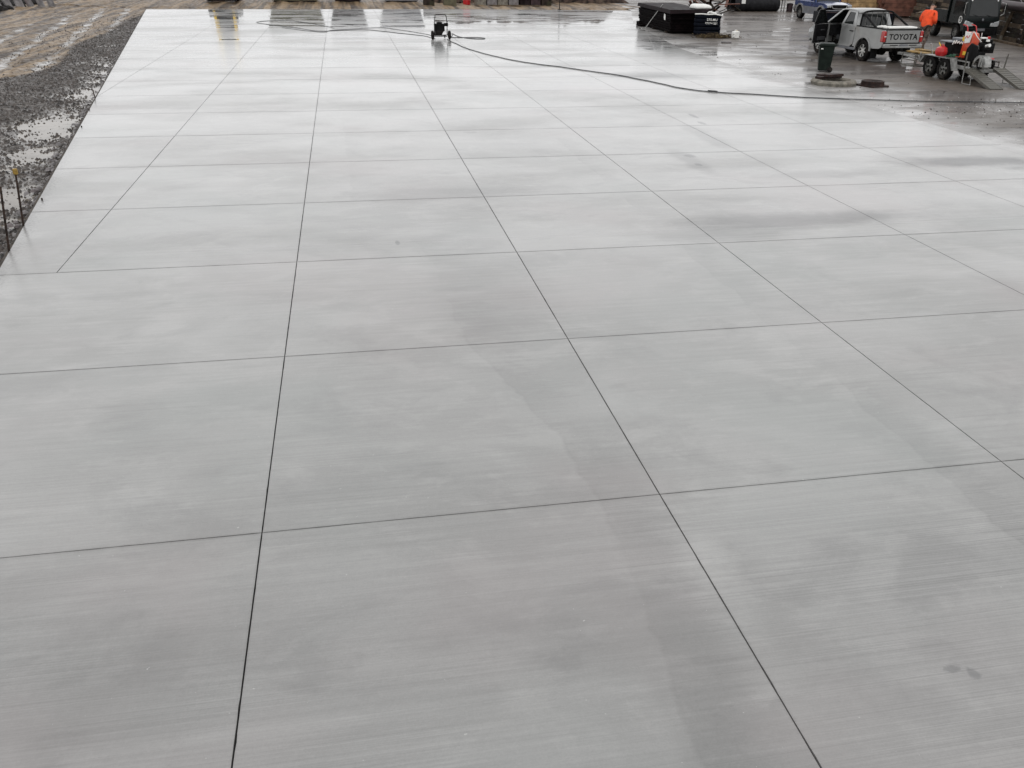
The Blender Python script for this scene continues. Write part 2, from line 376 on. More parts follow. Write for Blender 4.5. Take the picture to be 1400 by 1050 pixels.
    g.l(g.noise(g.map(p, (.9, 3.0, 1)), 1.0, 4), b2.inputs['Height']); g.l(b2.outputs[0], g.b.inputs['Coat Normal'])
    return g.m
M['slab'] = slab_material()
g = NG('joint_filler'); g.set(Base_Color=(.045, .045, .045), Roughness=.9); M['joint'] = g.m

def yard_material():
    g = NG('wet_yard'); p = g.pos()
    sp = g.n('SeparateXYZ'); g.l(p, sp.inputs[0]); X, Y = sp.outputs[0], sp.outputs[1]
    n1 = g.noise(g.map(p, (.35, .8, 1)), 1.0, 7, .62, .4); n2 = g.noise(g.map(p, (.12, .4, 1), (4, 4, 0)), 1.0, 6, .6, .3)
    n3 = g.noise(p, 9, 6, .7); n4 = g.noise(g.map(p, (.9, 1.6, 1), (8, 1, 0)), 1.0, 6, .65, .5)
    c = g.mix(g.rng(n1, .3, .7), (.040, .031, .025), (.092, .075, .064))
    c = g.mix(g.rng(n2, .42, .62, 0, .8), c, (.074, .056, .038))
    c = g.mix(g.rng(n4, .56, .7, 0, .7), c, (.030, .026, .024))
    c = g.mix(g.rng(n3, .3, .75, 0, .30), c, (.15, .137, .128)); n5 = g.noise(g.map(p, (.5, 1.1, 1), (13, 3, 0)), 1.0, 8, .7, .8)
    c = g.mix(g.rng(n5, .54, .60, 0, .75), c, (.040, .031, .025)); c = g.mix(g.rng(n5, .42, .36, 0, .45), c, (.14, .122, .108))
    # pale slurry near the new slab
    d = g.math('SUBTRACT', X, g.math('MAXIMUM', 15.3, g.math('ADD', 15.3, g.math('MULTIPLY', g.math('SUBTRACT', Y, 31.8), .19))))
    dn = g.math('ADD', g.math('SUBTRACT', d, g.math('MULTIPLY', g.rng(Y, 15.5, 20, 0, 1.5), g.rng(Y, 36, 28))), g.math('MULTIPLY', g.math('SUBTRACT', n1, .5), 4.2))
    slur = g.rng(dn, 2.4, -.2)
    c = g.mix(g.math('MULTIPLY', slur, .9), c, (.27, .262, .254))
    rg = g.rng(g.math('ADD', n2, g.math('MULTIPLY', n4, .3)), .56, .74, .05, .38)
    g.set(Base_Color=c, Roughness=.6, Coat_Weight=g.math('MAXIMUM', g.math('MULTIPLY', g.rng(n4, .3, .7, .80, .12), g.rng(n2, .3, .6, 1., .6)), g.math('MULTIPLY', slur, .95)), Coat_Roughness=rg, Coat_IOR=1.36)
    g.bump(g.math('ADD', n3, g.noise(p, 45, 4, .7)), .22, .01)
    b2 = g.n('Bump'); b2.inputs['Distance'].default_value = .012; b2.inputs['Strength'].default_value = .14
    g.l(g.math('ADD', g.noise(p, 3.0, 4, .6), n4), b2.inputs['Height']); g.l(b2.outputs[0], g.b.inputs['Coat Normal'])
    return g.m
M['yard'] = yard_material()

def verge_material():
    g = NG('gravel_and_mud'); p = g.pos()
    at = g.n('Attribute'); at.attribute_name = 'road'; road = at.outputs['Fac']
    v = g.n('TexVoronoi'); v.inputs['Scale'].default_value = 14; g.l(p, v.inputs['Vector'])
    v2 = g.n('TexVoronoi'); v2.inputs['Scale'].default_value = 6.5; g.l(g.map(p, (1, 1, 1), (.3, .7, 0)), v2.inputs['Vector'])
    s = g.n('SeparateColor'); g.l(v.outputs['Color'], s.inputs[0]); s2 = g.n('SeparateColor'); g.l(v2.outputs['Color'], s2.inputs[0])
    n1 = g.noise(p, 1.1, 6, .6); n2 = g.noise(p, 4, 6, .7)
    gr = g.mix(s.outputs[0], (.020, .0155, .0135), (.078, .065, .056))
    gr = g.mix(g.rng(s2.outputs[1], .72, .9, 0, .6), gr, (.120, .106, .094))
    gr = g.mix(g.rng(n1, .48, .7, 0, .75), gr, (.042, .034, .026))
    st = g.noise(g.map(p, (2.1, .05, 1), rot=(0, 0, R(-9.5))), 1.0, 6, .68, .1)
    mud = g.mix(g.rng(st, .38, .62), (.034, .021, .012), (.262, .186, .110))
    mud = g.mix(g.rng(n2, .45, .75, 0, .5), mud, (.090, .066, .044))
    spz = g.n('SeparateXYZ'); g.l(p, spz.inputs[0]); wz = g.rng(g.math('ADD', spz.outputs[2], g.math('MULTIPLY', g.math('SUBTRACT', n2, .5), .02)), -.085, -.112)
    rr = g.math('ADD', road, g.math('MULTIPLY', g.math('SUBTRACT', n2, .5), .7))
    c = g.mix(g.rng(rr, .35, .65), gr, mud); c = g.mix(g.math('MULTIPLY', wz, .7), c, (.085, .072, .058))
    g.set(Base_Color=c, Roughness=g.rng(n2, .3, .7, .32, .7), Specular_IOR_Level=.25, Coat_Weight=g.math('MAXIMUM', g.rng(n1, .4, .65, .0, .15), g.math('MULTIPLY', wz, .7)), Coat_Roughness=.2)
    h = g.math('ADD', g.math('MULTIPLY', v.outputs['Distance'], g.rng(rr, .3, .7, -1.2, -.2)), g.math('MULTIPLY', n2, .7))
    g.bump(h, .9, .035)
    return g.m
M['verge'] = verge_material()
g = NG('milky_puddle_water'); p = g.pos(); n = g.noise(p, .7, 4)
g.set(Base_Color=g.mix(g.rng(n, .3, .7), (.10, .085, .066), (.19, .168, .138)), Roughness=g.rng(g.noise(p, 5, 4), .4, .7, .05, .22), IOR=1.33, Specular_IOR_Level=.5); M['water'] = g.m
g = NG('far_ground'); p = g.pos(); g.set(Base_Color=g.mix(g.noise(p, .05, 8), (.06, .05, .035), (.14, .12, .09)), Roughness=.85); M['ground'] = g.m
g = NG('hill_grass'); p = g.pos(); g.set(Base_Color=g.mix(g.noise(p, .03, 8), (.05, .06, .035), (.09, .10, .05)), Roughness=.9); M['hill'] = g.m

# ------------------------------------------------------------------ the ground
mb = MB(); mb.add([(-600, -300, -.42), (600, -300, -.42), (600, 900, -.42), (-600, 900, -.42)], [(0, 1, 2, 3)])
mb.obj('ground', M['ground'])['kind'] = 'structure'
mb = MB(); n = 160; prof = []
for i in range(n + 1):
    a = R(-75 + 150 * i / n); r = 420; x, y = r * math.sin(a), r * math.cos(a)
    hh = 7 + 6 * noise.noise(Vector((i * .06, 2, 0))) + 2 * noise.noise(Vector((i * .4, 5, 0)))
    prof.append((x, y, hh))
vs_ = []
for x, y, hh in prof:
    vs_ += [(x, y, -1), (x * 1.05, y * 1.05, hh * .55), (x * 1.14, y * 1.14, hh), (x * 1.3, y * 1.3, -1)]
mb.add(vs_, [(i * 4 + k, (i + 1) * 4 + k, (i + 1) * 4 + k + 1, i * 4 + k + 1) for i in range(n) for k in range(3)])
mb.obj('hills', M['hill'], smooth=True)['kind'] = 'structure'

XL = lambda y: -2.80 - .153 * y                    # left edge of the slab
def XR(y):                                          # right edge
    P = [(-9, 15.3), (31.8, 15.3), (46.7, 17.7), (62, 22.4)]
    for (a, b), (c, d) in zip(P, P[1:]):
        if y <= c: return b + (d - b) * (y - a) / (c - a)
    return 22.4
YF = lambda x: 58.6 + (1.6 * (x + 12) / 22 if x < 10 else 1.6 - 1.0 * (x - 10) / 12)

def clip(poly, a, b):   # keep left of a->b
    o = []
    for i in range(len(poly)):
        p, q = poly[i - 1], poly[i]
        sp = (b[0] - a[0]) * (p[1] - a[1]) - (b[1] - a[1]) * (p[0] - a[0]); sq = (b[0] - a[0]) * (q[1] - a[1]) - (b[1] - a[1]) * (q[0] - a[0])
        if (sp >= 0) != (sq >= 0):
            t = sp / (sp - sq); o.append((p[0] + (q[0] - p[0]) * t, p[1] + (q[1] - p[1]) * t))
        if sq >= 0: o.append(q)
    return o
# slab bed with the panels laid on it, saw-cut joints between them
ys = list(range(-9, 61, 3)) ; outl = [(XL(y), y) for y in (58.6, -9)] + [(15.3, -9), (15.3, 31.8), (17.7, 46.7), (XR(59.6), 59.55), (10, 60.2)]
slab = MB().prism(outl, -.30, -.034, 'z').obj('concrete_slab', M['joint']); slab['kind'] = 'structure'
for j in range(-3, 21):
    y0, y1 = j * 3, j * 3 + 3
    if j == 20: continue
    if j == 19: y1 = 62
    cols = [(-30, 0)] if j < 2 else ([(-30, -3), (-3, 0)] if j < 7 else [(-30, -6), (-6, -3), (-3, 0)])
    cols += [(3 * k, 3 * k + 3) for k in range(4)] + [(12, 30)]
    for x0, x1 in cols:
        gx, gy = .0042, (.0042 if j < 1 else .0060)
        pl = [(x0 + gx, y0 + gy), (x1 - gx, y0 + gy), (x1 - gx, y1 - gy), (x0 + gx, y1 - gy)]
        pl = clip(pl, (XL(-9), -9), (XL(-9) , -9.0001)) if False else pl
        pl = clip(pl, (XL(80), 80), (XL(-20), -20))
        if pl and x1 > 12: pl = clip(pl, (XR(y0), y0), (XR(min(y1, 60)), min(y1, 60)))
        if pl and j >= 18:
            pl = clip(pl, (10, 60.2), (-12, 58.6)) if x0 < 9 else clip(pl, (22, 59.2), (10, 60.2))
        if len(pl) > 2:
            if j < 5:                                   # saw-cut edges: slight wander and the odd chip
                q_ = []; cx = sum(a for a, b in pl) / len(pl); cy = sum(b for a, b in pl) / len(pl)
                for a, b in zip(pl, pl[1:] + pl[:1]):
                    n_ = max(1, int(math.dist(a, b) / .06)); du = ((b[0] - a[0]) / n_, (b[1] - a[1]) / n_); ln_ = math.hypot(*du) or 1; nv = (-du[1] / ln_, du[0] / ln_)
                    if (cx - a[0]) * nv[0] + (cy - a[1]) * nv[1] < 0: nv = (-nv[0], -nv[1])
                    chip = 0
                    for k in range(n_):
                        chip = random.uniform(.0008, .0024) if random.random() < .05 else 0
                        e_ = .0012 * (noise.noise(Vector((a[0] + du[0] * k, a[1] + du[1] * k, 3)) * 3) + .3) + random.uniform(0, .0012) + chip
                        if k == 0: e_ = 0
                        q_.append((a[0] + du[0] * k + nv[0] * e_, a[1] + du[1] * k + nv[1] * e_))
                pl = q_
            MB().prism(pl, -.033, 0, 'z').obj('panel', M['slab'], slab)
# timber form left along the left edge
fb = thing('form_board', 'long dark timber form board left along the left edge of the slab', 'board')
ang = math.atan2(-.153, 1)
for k in range(11):
    ya, yb = -4 + 5.7 * k, -4 + 5.7 * (k + 1) - .03
    b = MB(); q = .008
    b.add([(XL(ya) - q, ya, -.24), (XL(ya) - .045, ya, -.24), (XL(yb) - .045, yb, -.24), (XL(yb) - q, yb, -.24), (XL(ya) - q, ya, -.012), (XL(ya) - .045, ya, -.012), (XL(yb) - .045, yb, -.012), (XL(yb) - q, yb, -.012)],
          [(0, 1, 2, 3), (7, 6, 5, 4), (0, 4, 5, 1), (1, 5, 6, 2), (2, 6, 7, 3), (3, 7, 4, 0)])
    if k % 1 == 0: b.obj('plank', M['formtimber'], fb)

mb = MB()
for _ in range(520):
    y = 4 + 46 * random.random() ** 1.4; r = random.choice((.015, .02, .03, .045, .06)); x = XL(y) - .05 - abs(random.gauss(0, .12)); n_ = 7; z0 = random.uniform(-.12, -.04); a0 = random.random() * 6
    rr = [r * random.uniform(.6, 1.3) for _ in range(n_)]
    mb.add([(x + rr[k] * math.cos(a0 + k * .8976) , y + 1.6 * rr[k] * math.sin(a0 + k * .8976), z0) for k in range(n_)] + [(x + .5 * rr[k] * math.cos(a0 + k * .8976), y + .8 * rr[k] * math.sin(a0 + k * .8976), z0 + r * .55) for k in range(n_)], [(k, (k + 1) % n_, n_ + (k + 1) % n_, n_ + k) for k in range(n_)] + [tuple(range(n_, 2 * n_))])
o = mb.obj('concrete_spill', M['greyblock']); tag(o, 'crumbs of spilled concrete along the outside of the form board', 'spill', kind='stuff')

# wet yard on the right
yr = [(XR(y) + .004, y) for y in (-9, 31.8, 46.7, 59.5)]
mb = MB(); pts = [(x, y, -.006) for x, y in yr] + [(23.5, 74, -.006), (75, 74, -.006), (75, -9, -.006)]
mb.add(pts, [tuple(range(len(pts)))])
mb.obj('wet_yard', M['yard'])['kind'] = 'structure'

# gravel verge, mud road and the strip beyond the far edge: one relief sheet
dips = [(-7.3, 29.2, .9, 1.6, .05), (-6.75, 26.2, .8, 2.0, .055), (-6.6, 22.9, .8, 1.6, .05), (-6.2, 20.6, .5, 2.0, .045), (-6.3, 17.6, 1.0, 1.5, .055), (-6.0, 15.4, .75, 1.5, .05), (-5.6, 13.2, .6, 1.4, .05),
        (-5.0, 10.4, .8, 1.0, .05), (-4.8, 8.9, .7, .8, .045), (-8.3, 31.9, .7, 1.0, .03), (-8.9, 35.5, .5, 1.0, .035), (-10.2, 29.3, 1.0, 1.6, .03), (-11.5, 45.5, .4, 3, .02), (-13.4, 54, .3, 3, .03)]
def road_mask(x, y):
    xb = -10.1 + .9 * max(0, 1 - abs(y - 28.5) / 6) - max(0, y - 33) * .055 - max(0, 26 - y) * .35
    xl = -12.6 - max(0, y - 36) * .26 - max(0, 36 - y) * .05
    if y > 58.5: xb = 40
    a = max(0, min(1, (xb - x) / 1.2 + .5)); b = max(0, min(1, (x - xl) / 2.0 + .5 + .8))
    return a * b
def height(x, y):
    v = Vector((x, y, 0))
    h = -.078 + .034 * noise.noise(v * .9) + .022 * noise.noise(v * 2.7 + Vector((5, 0, 0))) + .026 * noise.noise(v * 5.5 + Vector((0, 9, 0))) + .022 * noise.noise(v * 11)
    rm = road_mask(x, y)
    if rm > 0:
        t = (x + .165 * (y - 26)) * 1.0
        h += rm * (.012 + .042 * math.sin(t * 4.3 + .6 * noise.noise(v * .3)) + .02 * noise.noise(Vector((x * 3.5 + y * .55, y * .2, 3))))
    for cx, cy, sx, sy, dp in dips:
        q = ((x - cx) / sx) ** 2 + ((y - cy) / sy) ** 2
        if q < 6: h -= dp * math.exp(-q)
    if x < -15 and y > 40: h += .25 * min(1, (-15 - x) / 3) * min(1, max(0, (y - 44)) / 4) * (.6 + .5 * noise.noise(v * .8))
    if y > 61.5: h += .05
    return h
def seq(*segs):
    o = [segs[0][0]]
    for a, b, s in segs:
        k = max(1, round((b - a) / s)); o += [a + (b - a) * (i + 1) / k for i in range(k)]
    return o
xs = seq((-34, -16, .5), (-16, -11, .14), (-11, -3, .06), (-3, 24, .4)); yy = seq((-9, 4, .5), (4, 16, .07), (16, 36, .11), (36, 56, .2), (56, 69, .12), (69, 90, .7))
idx = {}; V = []; F = []; RM = []
def vert(i, j):
    k = (i, j)
    if k not in idx:
        x, y = xs[i], yy[j]
        idx[k] = len(V); V.append((x, y, height(x, y))); RM.append(road_mask(x, y))
    return idx[k]
for j in range(len(yy) - 1):
    yc = yy[j + 1]
    for i in range(len(xs) - 1):
        x0 = xs[i]
        if x0 > XL(yy[j]) + .12 and yc < YF(max(-12, min(22, x0))) - .1: continue
        if x0 > 23.6: continue
        F.append((vert(i, j), vert(i + 1, j), vert(i + 1, j + 1), vert(i, j + 1)))
me = bpy.data.meshes.new('gravel_verge'); me.from_pydata(V, [], F); me.update()
me.attributes.new('road', 'FLOAT', 'POINT').data.foreach_set('value', RM)
me.polygons.foreach_set('use_smooth', [True] * len(me.polygons)); me.materials.append(M['verge'])
vg = bpy.data.objects.new('gravel_verge', me); COL.objects.link(vg); vg['kind'] = 'structure'
mb = MB(); wl = -.118
mb.add([(-18, 0, wl), (XL(0) + .1, 0, wl), (XL(58) + .1, 58, wl), (-18, 58, wl)], [(0, 1, 2, 3)])
mb.obj('puddle_water', M['water'])['kind'] = 'structure'
# a far mud bed under everything behind the far edge
mb = MB(); mb.add([(-60, -9, -.30), (24, -9, -.30), (24, 90, -.30), (-60, 90, -.30)], [(0, 1, 2, 3)]); mb.obj('mud_bed', M['verge'])['kind'] = 'structure'

def stone_shape(mb, x, y, z, r):
    q = [Vector((random.uniform(.7, 1.2) * r, 0, 0)), Vector((0, random.uniform(.6, 1.1) * r, 0))]
    a = random.uniform(0, 6.28); h = r * random.uniform(.5, .9)
    vs = []
    for k in range(5):
        t = a + k * 1.2566 + random.uniform(-.25, .25); rr = r * random.uniform(.75, 1.2)
        vs.append((x + rr * math.cos(t), y + rr * math.sin(t), z - .2 * r))
    vs.append((x + random.uniform(-.3, .3) * r, y + random.uniform(-.3, .3) * r, z + h))
    mb.add(vs, [(k, (k + 1) % 5, 5) for k in range(5)])
mb = MB()
for _ in range(34000):
    y = 5 + 50 * random.random() ** 1.35; x = XL(y) - .06 - abs(random.gauss(0, 1)) * 3.2
    if x < -13.5: continue
    if road_mask(x, y) > .5 and random.random() < .85: continue
    r = random.choice((.014, .018, .022, .028, .038, .05)); hz = height(x, y)
    if hz < wl - .01 and random.random() < .7: continue
    stone_shape(mb, x, y, hz, r)
o = mb.obj('loose_gravel', M['stone']); tag(o, 'loose dark wet gravel scattered over the verge left of the slab', 'gravel', kind='stuff')
mb = MB()
for _ in range(520):
    t = random.random(); y = 9 + 40 * t ** 1.2; x = XR(y) + .25 + abs(random.gauss(0, 1)) * 3.2
    if random.random() < .4: x, y = random.gauss(18.6, 1.8), random.gauss(16.0, 1.3)
    if x < XR(y) + .1: continue
    stone_shape(mb, x, y, -.004, random.choice((.008, .010, .014, .014, .020, .032)))
mp_ = MB()
for _ in range(90):
    stone_shape(mp_, random.gauss(18.3, 1.6), random.gauss(16.7, 1.0), -.004, random.choice((.008, .012, .016, .022)))
o = mp_.obj('slurry_crumbs', M['alloy']); tag(o, 'pale crumbs of slurry scattered along the hose on the wet yard', 'crumbs', kind='stuff')
o = mb.obj('mud_clods', M['darktimber']); tag(o, 'small dark clods and stones strewn over the wet yard', 'stones', kind='stuff')

# ------------------------------------------------------------------ vehicles: shared builders
def wheel(parent, x, y, r, wd, side, rim='alloy', spokes=7, name='wheel'):
    """side: +1 faces local +y"""
    z = r
    t = MB().lathe([(r * .62, -wd / 2), (r * .9, -wd / 2), (r * .98, -wd / 2 + .025), (r, -wd / 4), (r, wd / 4), (r * .98, wd / 2 - .025), (r * .9, wd / 2), (r * .62, wd / 2), (r * .6, 0), (r * .62, -wd / 2)], 32, (0, 0, 0), 'y')
    for k in range(32):
        a = 2 * math.pi * k / 32
        t.M = Matrix.Rotation(a, 4, 'Y'); t.box(-.014, .014, -wd * .44, -wd * .12, r - .006, r + .008); t.box(-.014, .014, wd * .12, wd * .44, r - .006, r + .008)
    t.M = Matrix.Identity(4)
    wo = t.obj(name, M['rubber'], parent, smooth=True, loc=(x, y, z))
    g_ = MB(); R0 = r * .63
    g_.lathe([(R0, wd * .42 * side), (R0 * .93, wd * .44 * side), (R0 * .9, wd * .2 * side), (R0 * .9, -wd * .3 * side), (R0, -wd * .42 * side)], 28, (0, 0, 0), 'y')
    g_.lathe([(0.001, wd * .36 * side), (R0 * .26, wd * .36 * side), (R0 * .3, wd * .28 * side), (R0 * .3, 0)], 16, (0, 0, 0), 'y')
    for k in range(spokes):
        g_.M = Matrix.Rotation(2 * math.pi * k / spokes, 4, 'Y')
        ya, yb = sorted((wd * .2 * side, wd * .33 * side))
        wdt = R0 * (.10 if spokes > 6 else .17)
        g_.box(-wdt, wdt, ya, yb, R0 * .2, R0 * .93)
    g_.M = Matrix.Identity(4)
    g_.obj('rim', M[rim], wo, smooth=False)
    MB().cyl((0, -.02 * side, 0), (0, .02 * side, 0), R0 * .9, n=20).obj('brake_disc', M['chassis'], wo)
    return wo
def arc(cx, cz, r, a0, a1, n=10):
    return [(cx + r * math.cos(R(a0 + (a1 - a0) * i / n)), cz + r * math.sin(R(a0 + (a1 - a0) * i / n))) for i in range(n + 1)]

# ------------------------------------------------------------------ pickup
tk = thing('pickup_truck', 'silver double cab pickup with its left front door open and a black sports bar', 'pickup', (22.10, 28.0, -.006), R(94))
yb = lambda z: .88 if z < .95 else .88 - .03 * (z - .95) / .3
yg = lambda z: .85 - .19 * (z - 1.24) / .56         # glasshouse leans in
S = M['silver']
for sd_ in (1, -1):
    # bed side
    P = [(-1.17, 1.25), (.68, 1.25), (.68, .95), (.68, .5), (.46, .5)] + arc(0, .42, .455, 8, 172, 12) + [(-.46, .52), (-1.0, .55), (-1.17, .62), (-1.19, .95)]
    MB().sheet(P, yb, .05, sd_).obj('bed_side', S, tk, bevel=.012)
    MB().sheet([(-1.17, 1.285), (.66, 1.285), (.66, 1.252), (-1.17, 1.252)], lambda z: .86, .09, sd_).obj('bed_rail', M['black'], tk)
    fl = MB(); A = arc(0, .42, .455, 0, 180, 12); B = arc(0, .42, .53, 0, 180, 12)
    for q in range(12): fl.sheet([A[q], A[q + 1], B[q + 1], B[q]], lambda z: .905, .04, sd_)
    fl.obj('arch_flare', S, tk)
    fl = MB(); A = arc(3.085, .42, .455, 0, 180, 12); B = arc(3.085, .42, .53, 0, 180, 12)
    for q in range(12): fl.sheet([A[q], A[q + 1], B[q + 1], B[q]], lambda z: .905, .04, sd_)
    fl.obj('arch_flare', S, tk)
    # rear door
    d = MB(); d.sheet([(.69, 1.24), (1.66, 1.22), (1.66, .46), (.90, .46), (.69, .6)], yb, .05, sd_)
    rd = d.obj('rear_door', S, tk, bevel=.01)
    fr_o = [(.70, 1.24), (.98, 1.78), (1.55, 1.80), (1.66, 1.24)]; fr_i = [(.93, 1.29), (1.09, 1.72), (1.47, 1.74), (1.57, 1.29)]
    MB().ring(fr_o, fr_i, yg, .05, sd_).obj('window_frame', S, rd)
    MB().sheet(fr_i, lambda z: yg(z) - .02, .008, sd_).obj('pane', M['glass'], rd)
    for xg in (1.655, .684): MB().sheet([(xg, 1.20), (xg + .014, 1.20), (xg + .014, .60), (xg, .60)], lambda z: yb(z) + .002, .03, sd_).obj('door_gap', M['black'], rd)
    h_ = MB(); h_.box(.80, .98, min(sd_ * .885, sd_ * .925), max(sd_ * .885, sd_ * .925), 1.04, 1.075); h_.obj('door_handle', M['black'], rd)
    # fender
    P = [(2.66, 1.20), (3.0, 1.20), (3.75, 1.06), (3.93, .92), (3.95, .62), (3.56, .52)] + arc(3.085, .42, .455, 8, 172, 12) + [(2.60, .46), (2.66, .5)]
    MB().sheet(P, lambda z: .87, .05, sd_).obj('front_fender', S, tk, bevel=.01)
    MB().sheet([(3.72, .98), (3.96, .90), (3.96, .74), (3.62, .82)], lambda z: .885, .1, sd_).obj('headlight', M['clear'], tk)
    # sill and pillars
    MB().box(.5, 2.62, min(sd_ * .80, sd_ * .88), max(sd_ * .80, sd_ * .88), .36, .455).obj('side_step', M['greyclad'], tk, bevel=.01)
    pa = MB().sheet([(2.72, 1.21), (2.84, 1.21), (2.08, 1.80), (1.96, 1.79)], yg, .06, sd_); pa.sheet([(2.60, 1.24), (2.72, 1.21), (2.76, .46), (2.60, .46)], lambda z: .85, .08, sd_); pa.obj('pillar', S, tk)
    MB().sheet([(1.60, .46), (1.72, .46), (1.70, 1.24), (1.60, 1.24)], lambda z: .84, .08, sd_).sheet([(1.62, 1.24), (1.72, 1.24), (1.62, 1.80), (1.53, 1.80)], lambda z: yg(z) - .012, .05, sd_).obj('pillar', S, tk)
    # tail light
    tl = MB(); tl.box(-1.213, -1.02, min(sd_ * .765, sd_ * .893), max(sd_ * .765, sd_ * .893), .80, 1.20); tlo = tl.obj('tail_light', M['redlens'], tk, bevel=.03)
    tl = MB(); tl.box(-1.222, -1.10, min(sd_ * .765, sd_ * .86), max(sd_ * .765, sd_ * .86), .99, 1.02); tl.obj('reversing_lens', M['white'], tlo, bevel=.01)
    # wheels, mud flaps
    wheel(tk, 0, sd_ * .765, .39, .25, sd_); wheel(tk, 3.085, sd_ * .765, .39, .25, sd_)
    MB().box(-.62, -.60, min(sd_ * .62, sd_ * .88), max(sd_ * .62, sd_ * .88), .16, .60).obj('mud_flap', M['black'], tk)
    MB().box(-.48, .48, min(sd_ * .5, sd_ * .60), max(sd_ * .5, sd_ * .60), .45, .92).obj('wheel_well', M['chassis'], tk)
    MB().box(2.6, 3.56, min(sd_ * .5, sd_ * .58), max(sd_ * .5, sd_ * .58), .45, .98).obj('wheel_well', M['chassis'], tk)
# closed right front door
d = MB().sheet([(1.67, 1.22), (2.70, 1.20), (2.70, .46), (1.67, .46)], yb, .05, -1).obj('front_door', S, tk, bevel=.01)
fo = [(1.67, 1.24), (1.60, 1.79), (1.97, 1.79), (2.70, 1.24)]; fi = [(1.75, 1.29), (1.70, 1.73), (1.97, 1.73), (2.56, 1.29)]
MB().ring(fo, fi, yg, .05, -1).obj('window_frame', M['interior'], d); MB().sheet(fi, lambda z: yg(z) - .02, .008, -1).obj('pane', M['glass'], d)
MB().box(1.75, 2.62, -.83, -.79, .50, 1.21).obj('door_trim', M['interior'], d)
# open left front door, built closed about its hinge then swung
hinge = Vector((2.70, .86, 0)); 
do = MB().sheet([(-1.03, 1.22), (0, 1.20), (0, .46), (-1.03, .46)], lambda z: .03, .03).obj('front_door', S, tk, bevel=.008, label='open left front door')
do.location = hinge; do.rotation_euler = (0, 0, -R(62))
MB().box(-1.0, -.02, -.07, -.002, .50, 1.20).obj('door_trim', M['interior'], do, bevel=.02)
MB().box(-.62, -.30, -.11, -.072, .95, 1.0).box(-.8, -.2, -.10, -.072, .58, .72).obj('armrest', M['seat'], do, bevel=.01)
fo = [(-1.03, 1.22), (-1.10, 1.79), (-.73, 1.79), (0, 1.22)]; fi = [(-.96, 1.26), (-1.02, 1.74), (-.75, 1.74), (-.13, 1.26)]
yd = lambda z: .02 - .20 * (z - 1.22) / .57
MB().ring(fo, fi, yd, .05).obj('window_frame', M['interior'], do); MB().sheet(fi, lambda z: yd(z) - .02, .006).obj('pane', M['glass'], do)
of_ = MB(); fi2 = [(a * .97 - .015, b) for a, b in fi]
for q in (0, 1, 2): of_.sheet([fo[q], fo[q + 1], fi2[q + 1], fi2[q]], lambda z: yd(z) + .012, .012)
of_.obj('outer_frame', S, do)
MB().box(-.16, -.04, .03, .24, 1.22, 1.42).obj('wing_mirror', M['black'], do, bevel=.03)
MB().box(2.50, 2.62, -1.08, -.88, 1.22, 1.42).obj('wing_mirror', M['black'], tk, bevel=.03)
# cab shell
ro = MB(); prof_ = [(.84, 1.76), (.95, 1.83), (1.4, 1.865), (1.85, 1.85), (2.08, 1.79)]
secs = []
for x, z in prof_: secs.append([(x, -.69, z - .05), (x, -.66, z - .015), (x, -.45, z + .005), (x, 0, z + .012), (x, .45, z + .005), (x, .66, z - .015), (x, .69, z - .05), (x, 0, z - .07)])
ro.loft(secs); ro.obj('roof', S, tk, smooth=True)
MB().add([(2.80, -.80, 1.22), (2.80, .80, 1.22), (2.06, .64, 1.79), (2.06, -.64, 1.79), (2.79, -.80, 1.21), (2.79, .80, 1.21), (2.05, .64, 1.78), (2.05, -.64, 1.78)], [(0, 1, 2, 3), (7, 6, 5, 4)]).obj('windscreen', M['glass'], tk)
cb = MB(); cb.box(.70, .76, -.84, .84, .5, 1.26)
cb.add([(.72, -.84, 1.26), (.72, -.62, 1.26), (.90, -.55, 1.78), (.90, -.68, 1.78)], [(0, 1, 2, 3)]); cb.add([(.72, .84, 1.26), (.72, .62, 1.26), (.90, .55, 1.78), (.90, .68, 1.78)], [(0, 1, 2, 3)])
cb.add([(.88, -.6, 1.70), (.88, .6, 1.70), (.91, .6, 1.79), (.91, -.6, 1.79)], [(0, 1, 2, 3)]); cb.obj('cab_back', S, tk)
MB().add([(.73, -.62, 1.26), (.73, .62, 1.26), (.885, .55, 1.71), (.885, -.55, 1.71)], [(0, 1, 2, 3)]).obj('rear_window', M['glass'], tk)
MB().box(.76, 2.75, -.80, .80, .40, .46).box(2.45, 2.75, -.78, .78, .75, 1.18).box(2.1, 2.3, -.1, .1, .46, .75).obj('cab_floor', M['interior'], tk)
for sy in (.40, -.40):
    st_ = MB(); st_.box(1.75, 2.25, sy - .24, sy + .24, .62, .80); st_.prism([(1.62, .7), (1.80, .7), (1.68, 1.32), (1.54, 1.32)], sy - .23, sy + .23); st_.prism([(1.54, 1.34), (1.62, 1.34), (1.60, 1.54), (1.54, 1.54)], sy - .13, sy + .13)
    st_.obj('seat', M['seat'], tk, bevel=.03)
MB().box(.82, 1.35, -.62, .62, .6, .82).box(.80, .93, -.62, .62, .8, 1.35).obj('rear_bench', M['seat'], tk, bevel=.03)
MB().lathe([(.17, 0), (.19, .012), (.17, .024), (.155, .012), (.17, 0)], 20, (2.32, -.40, 1.10), 'x').obj('steering_wheel', M['interior'], tk)
# bonnet, grille, bumper
MB().prism([(2.62, .5), (2.62, 1.21), (2.82, 1.24), (3.5, 1.16), (3.85, 1.03), (3.97, .9), (3.97, .5)], -.82, .82).obj('bonnet', S, tk, bevel=.03)
MB().box(3.95, 4.03, -.80, .80, .42, .62).obj('front_bumper', S, tk, bevel=.03)
MB().box(3.96, 3.985, -.42, .42, .68, .88).obj('grille', M['black'], tk)
